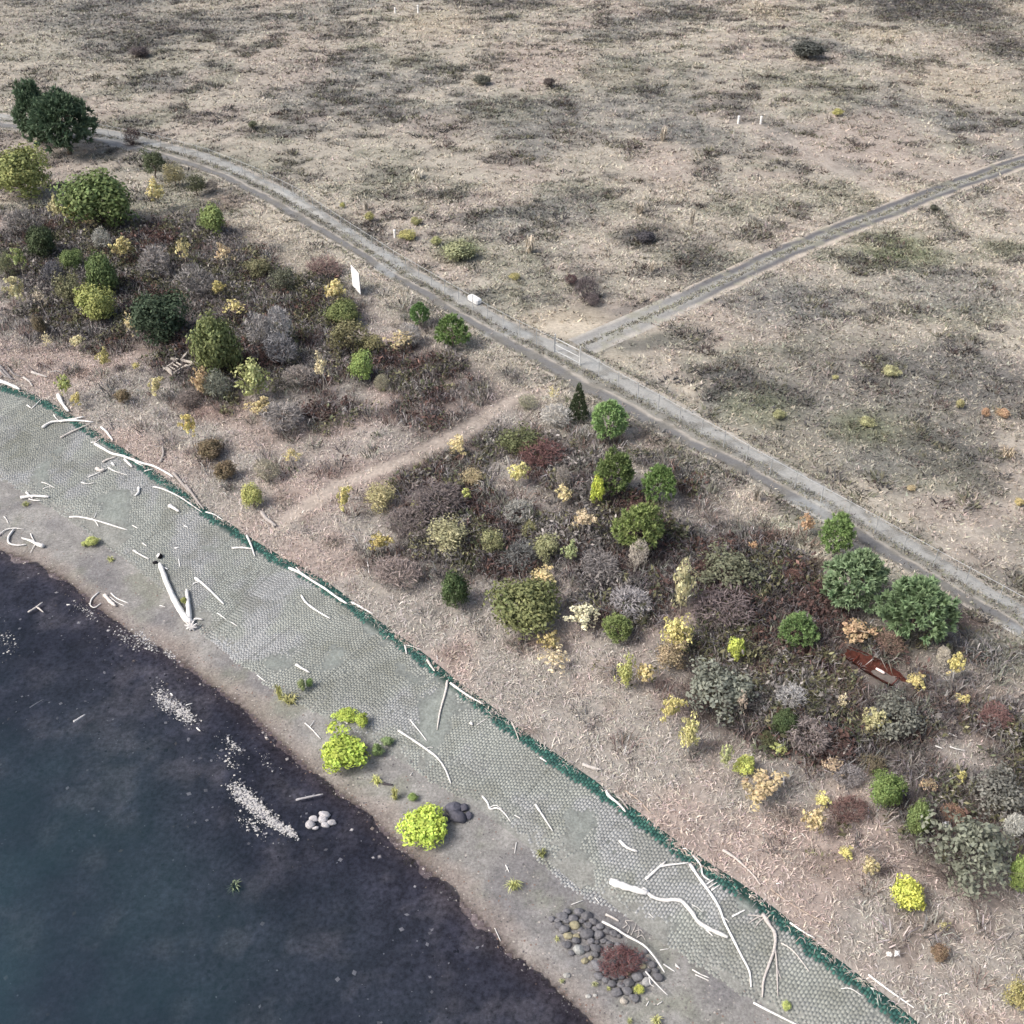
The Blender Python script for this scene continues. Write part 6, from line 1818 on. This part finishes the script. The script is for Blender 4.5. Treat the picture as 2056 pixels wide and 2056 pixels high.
# rusted open trough half sunk in the brush
ra, s = at(*(1640 + 430 / 8.05, 1260 + 440 / 8.05))
rb, _ = at(*(1640 + 1400 / 8.05, 1260 + 960 / 8.05))
L = float(np.hypot(*(rb - ra)[:2]))
e = tag(empty('rusty_trough', (ra + rb) / 2 + np.array([0, 0, -.15]), math.atan2(rb[1] - ra[1], rb[0] - ra[0])), 'long rust-red open metal trough half sunk in the brush', 'trough')
prof = [(math.sin(a), 1 - math.cos(a)) for a in np.linspace(-1.5, 1.5, 11)]
st = np.linspace(-.5, .5, 12)
V, F = [], []
for lay_, rr in ((0, .95), (1, .89)):
    for t in st:
        k = rr * (1 - max(0, abs(t) - .32) * 1.6) * (.75 + .25 * (t > -.2))
        V += [(t * L, k * p, .1 + .55 * (k * z_) + lay_ * .05) for p, z_ in prof]
m = len(prof)
for lay_ in (0, 1):
    for a in range(11):
        for b in range(m - 1):
            i0 = lay_ * 12 * m + a * m + b
            f = [i0, i0 + m, i0 + m + 1, i0 + 1]
            F.append(f if lay_ else f[::-1])
V = np.array(V) + np.random.default_rng(3).normal(0, .045, (12 * m * 2, 3)) * np.array([2.5, 1.2, .6])
sh_ = put('shell', mesh('shell', V, Fq=np.array(F)), M_RUST, parent=e, color=S(74, 42, 35))
put('rim', log_mesh('rim', np.array([[-.5 * L, .62, .55], [-.2 * L, .86, .68], [.2 * L, .9, .7], [.5 * L, .5, .5]]), .05, .05, sides=6), M_RUST, parent=sh_, color=S(70, 34, 30))
put('white_tube', log_mesh('white_tube', np.array([[.03 * L, .1, .45], [.10 * L, .12, .46], [.17 * L, .1, .48]]), .12, .12, sides=8, knots=.02), M_PAINT, parent=e, color=S(246, 226, 222))
put('rib', log_mesh('rib', np.array([[.36 * L, -.5, .4], [.37 * L, 0, .5], [.36 * L, .55, .5]]), .06, .06, sides=6), M_RUST, parent=sh_, color=S(96, 60, 56))
put('rib', log_mesh('rib', np.array([[-.3 * L, -.4, .35], [-.3 * L, 0, .4], [-.3 * L, .5, .4]]), .05, .05, sides=6), M_RUST, parent=sh_, color=S(112, 60, 50))

# washed-up litter
def crumple(name, px, py, w, hgt, rgb, label, cat, rough=.3):
    q, s = at(px, py, .15)
    a = w / ZM / 2 / s
    n = 9
    g = np.linspace(-1, 1, n)
    X, Y = np.meshgrid(g, g)
    rr = np.random.default_rng(int(px))
    Z = hgt * (1 - .6 * np.maximum(np.abs(X), np.abs(Y)) ** 2) + rr.normal(0, hgt * rough, X.shape)
    X = X * (1 + rr.normal(0, .08, X.shape))
    Y = Y * (1 + rr.normal(0, .08, X.shape))
    V = np.column_stack([(X * a).ravel(), (Y * a * .9).ravel(), Z.ravel()])
    i = (np.arange(n - 1)[:, None] * n + np.arange(n - 1)[None]).ravel()
    o = put(name, mesh(name, V, Fq=np.column_stack([i, i + 1, i + n + 1, i + n])), M_PAINT, loc=(q[0], q[1], q[2] + .25), color=S(*rgb))
    return tag(o, label, cat)
p = T('I', 1497, 845); crumple('plastic_sheet', p[0], p[1], 46, .3, (246, 246, 246), 'crumpled white plastic sheet on the largest bramble thicket', 'litter')
p = T('I', 1222, 1556); crumple('plastic_bag', p[0], p[1], 30, .3, (244, 244, 244), 'right one of two white bags in the grass at the lower right', 'litter')
p = T('I', 1178, 1562); crumple('plastic_bag', p[0], p[1], 26, .25, (236, 234, 230), 'left one of two white bags in the grass at the lower right', 'litter')
q, s = at(*T('D', 897, 1204), .2)
r_ = 16 / ZM / s
e = tag(empty('mooring_float', (q[0], q[1], q[2] - .2)), 'round white and black float above the tip of the forked trunk', 'float')
pr = [(r_ * math.sin(t), r_ * (1 - math.cos(t))) for t in np.linspace(.05, math.pi - .02, 12)]
put('black_half', ring_mesh('black_half', pr[:8], 14), M_PAINT, loc=(0, 0, 0), rot=(0, -.9, 0), parent=e, color=S(24, 24, 28))
put('white_half', ring_mesh('white_half', pr[7:], 14), M_PAINT, loc=(0, 0, 0), rot=(0, -.9, 0), parent=e, color=S(246, 246, 246))
p = T('D', 858, 1236)
boulder(p[0], p[1], 26 / ZM, (36, 36, 42), 'small black stone touching the tip of the forked trunk', 'loose stones')
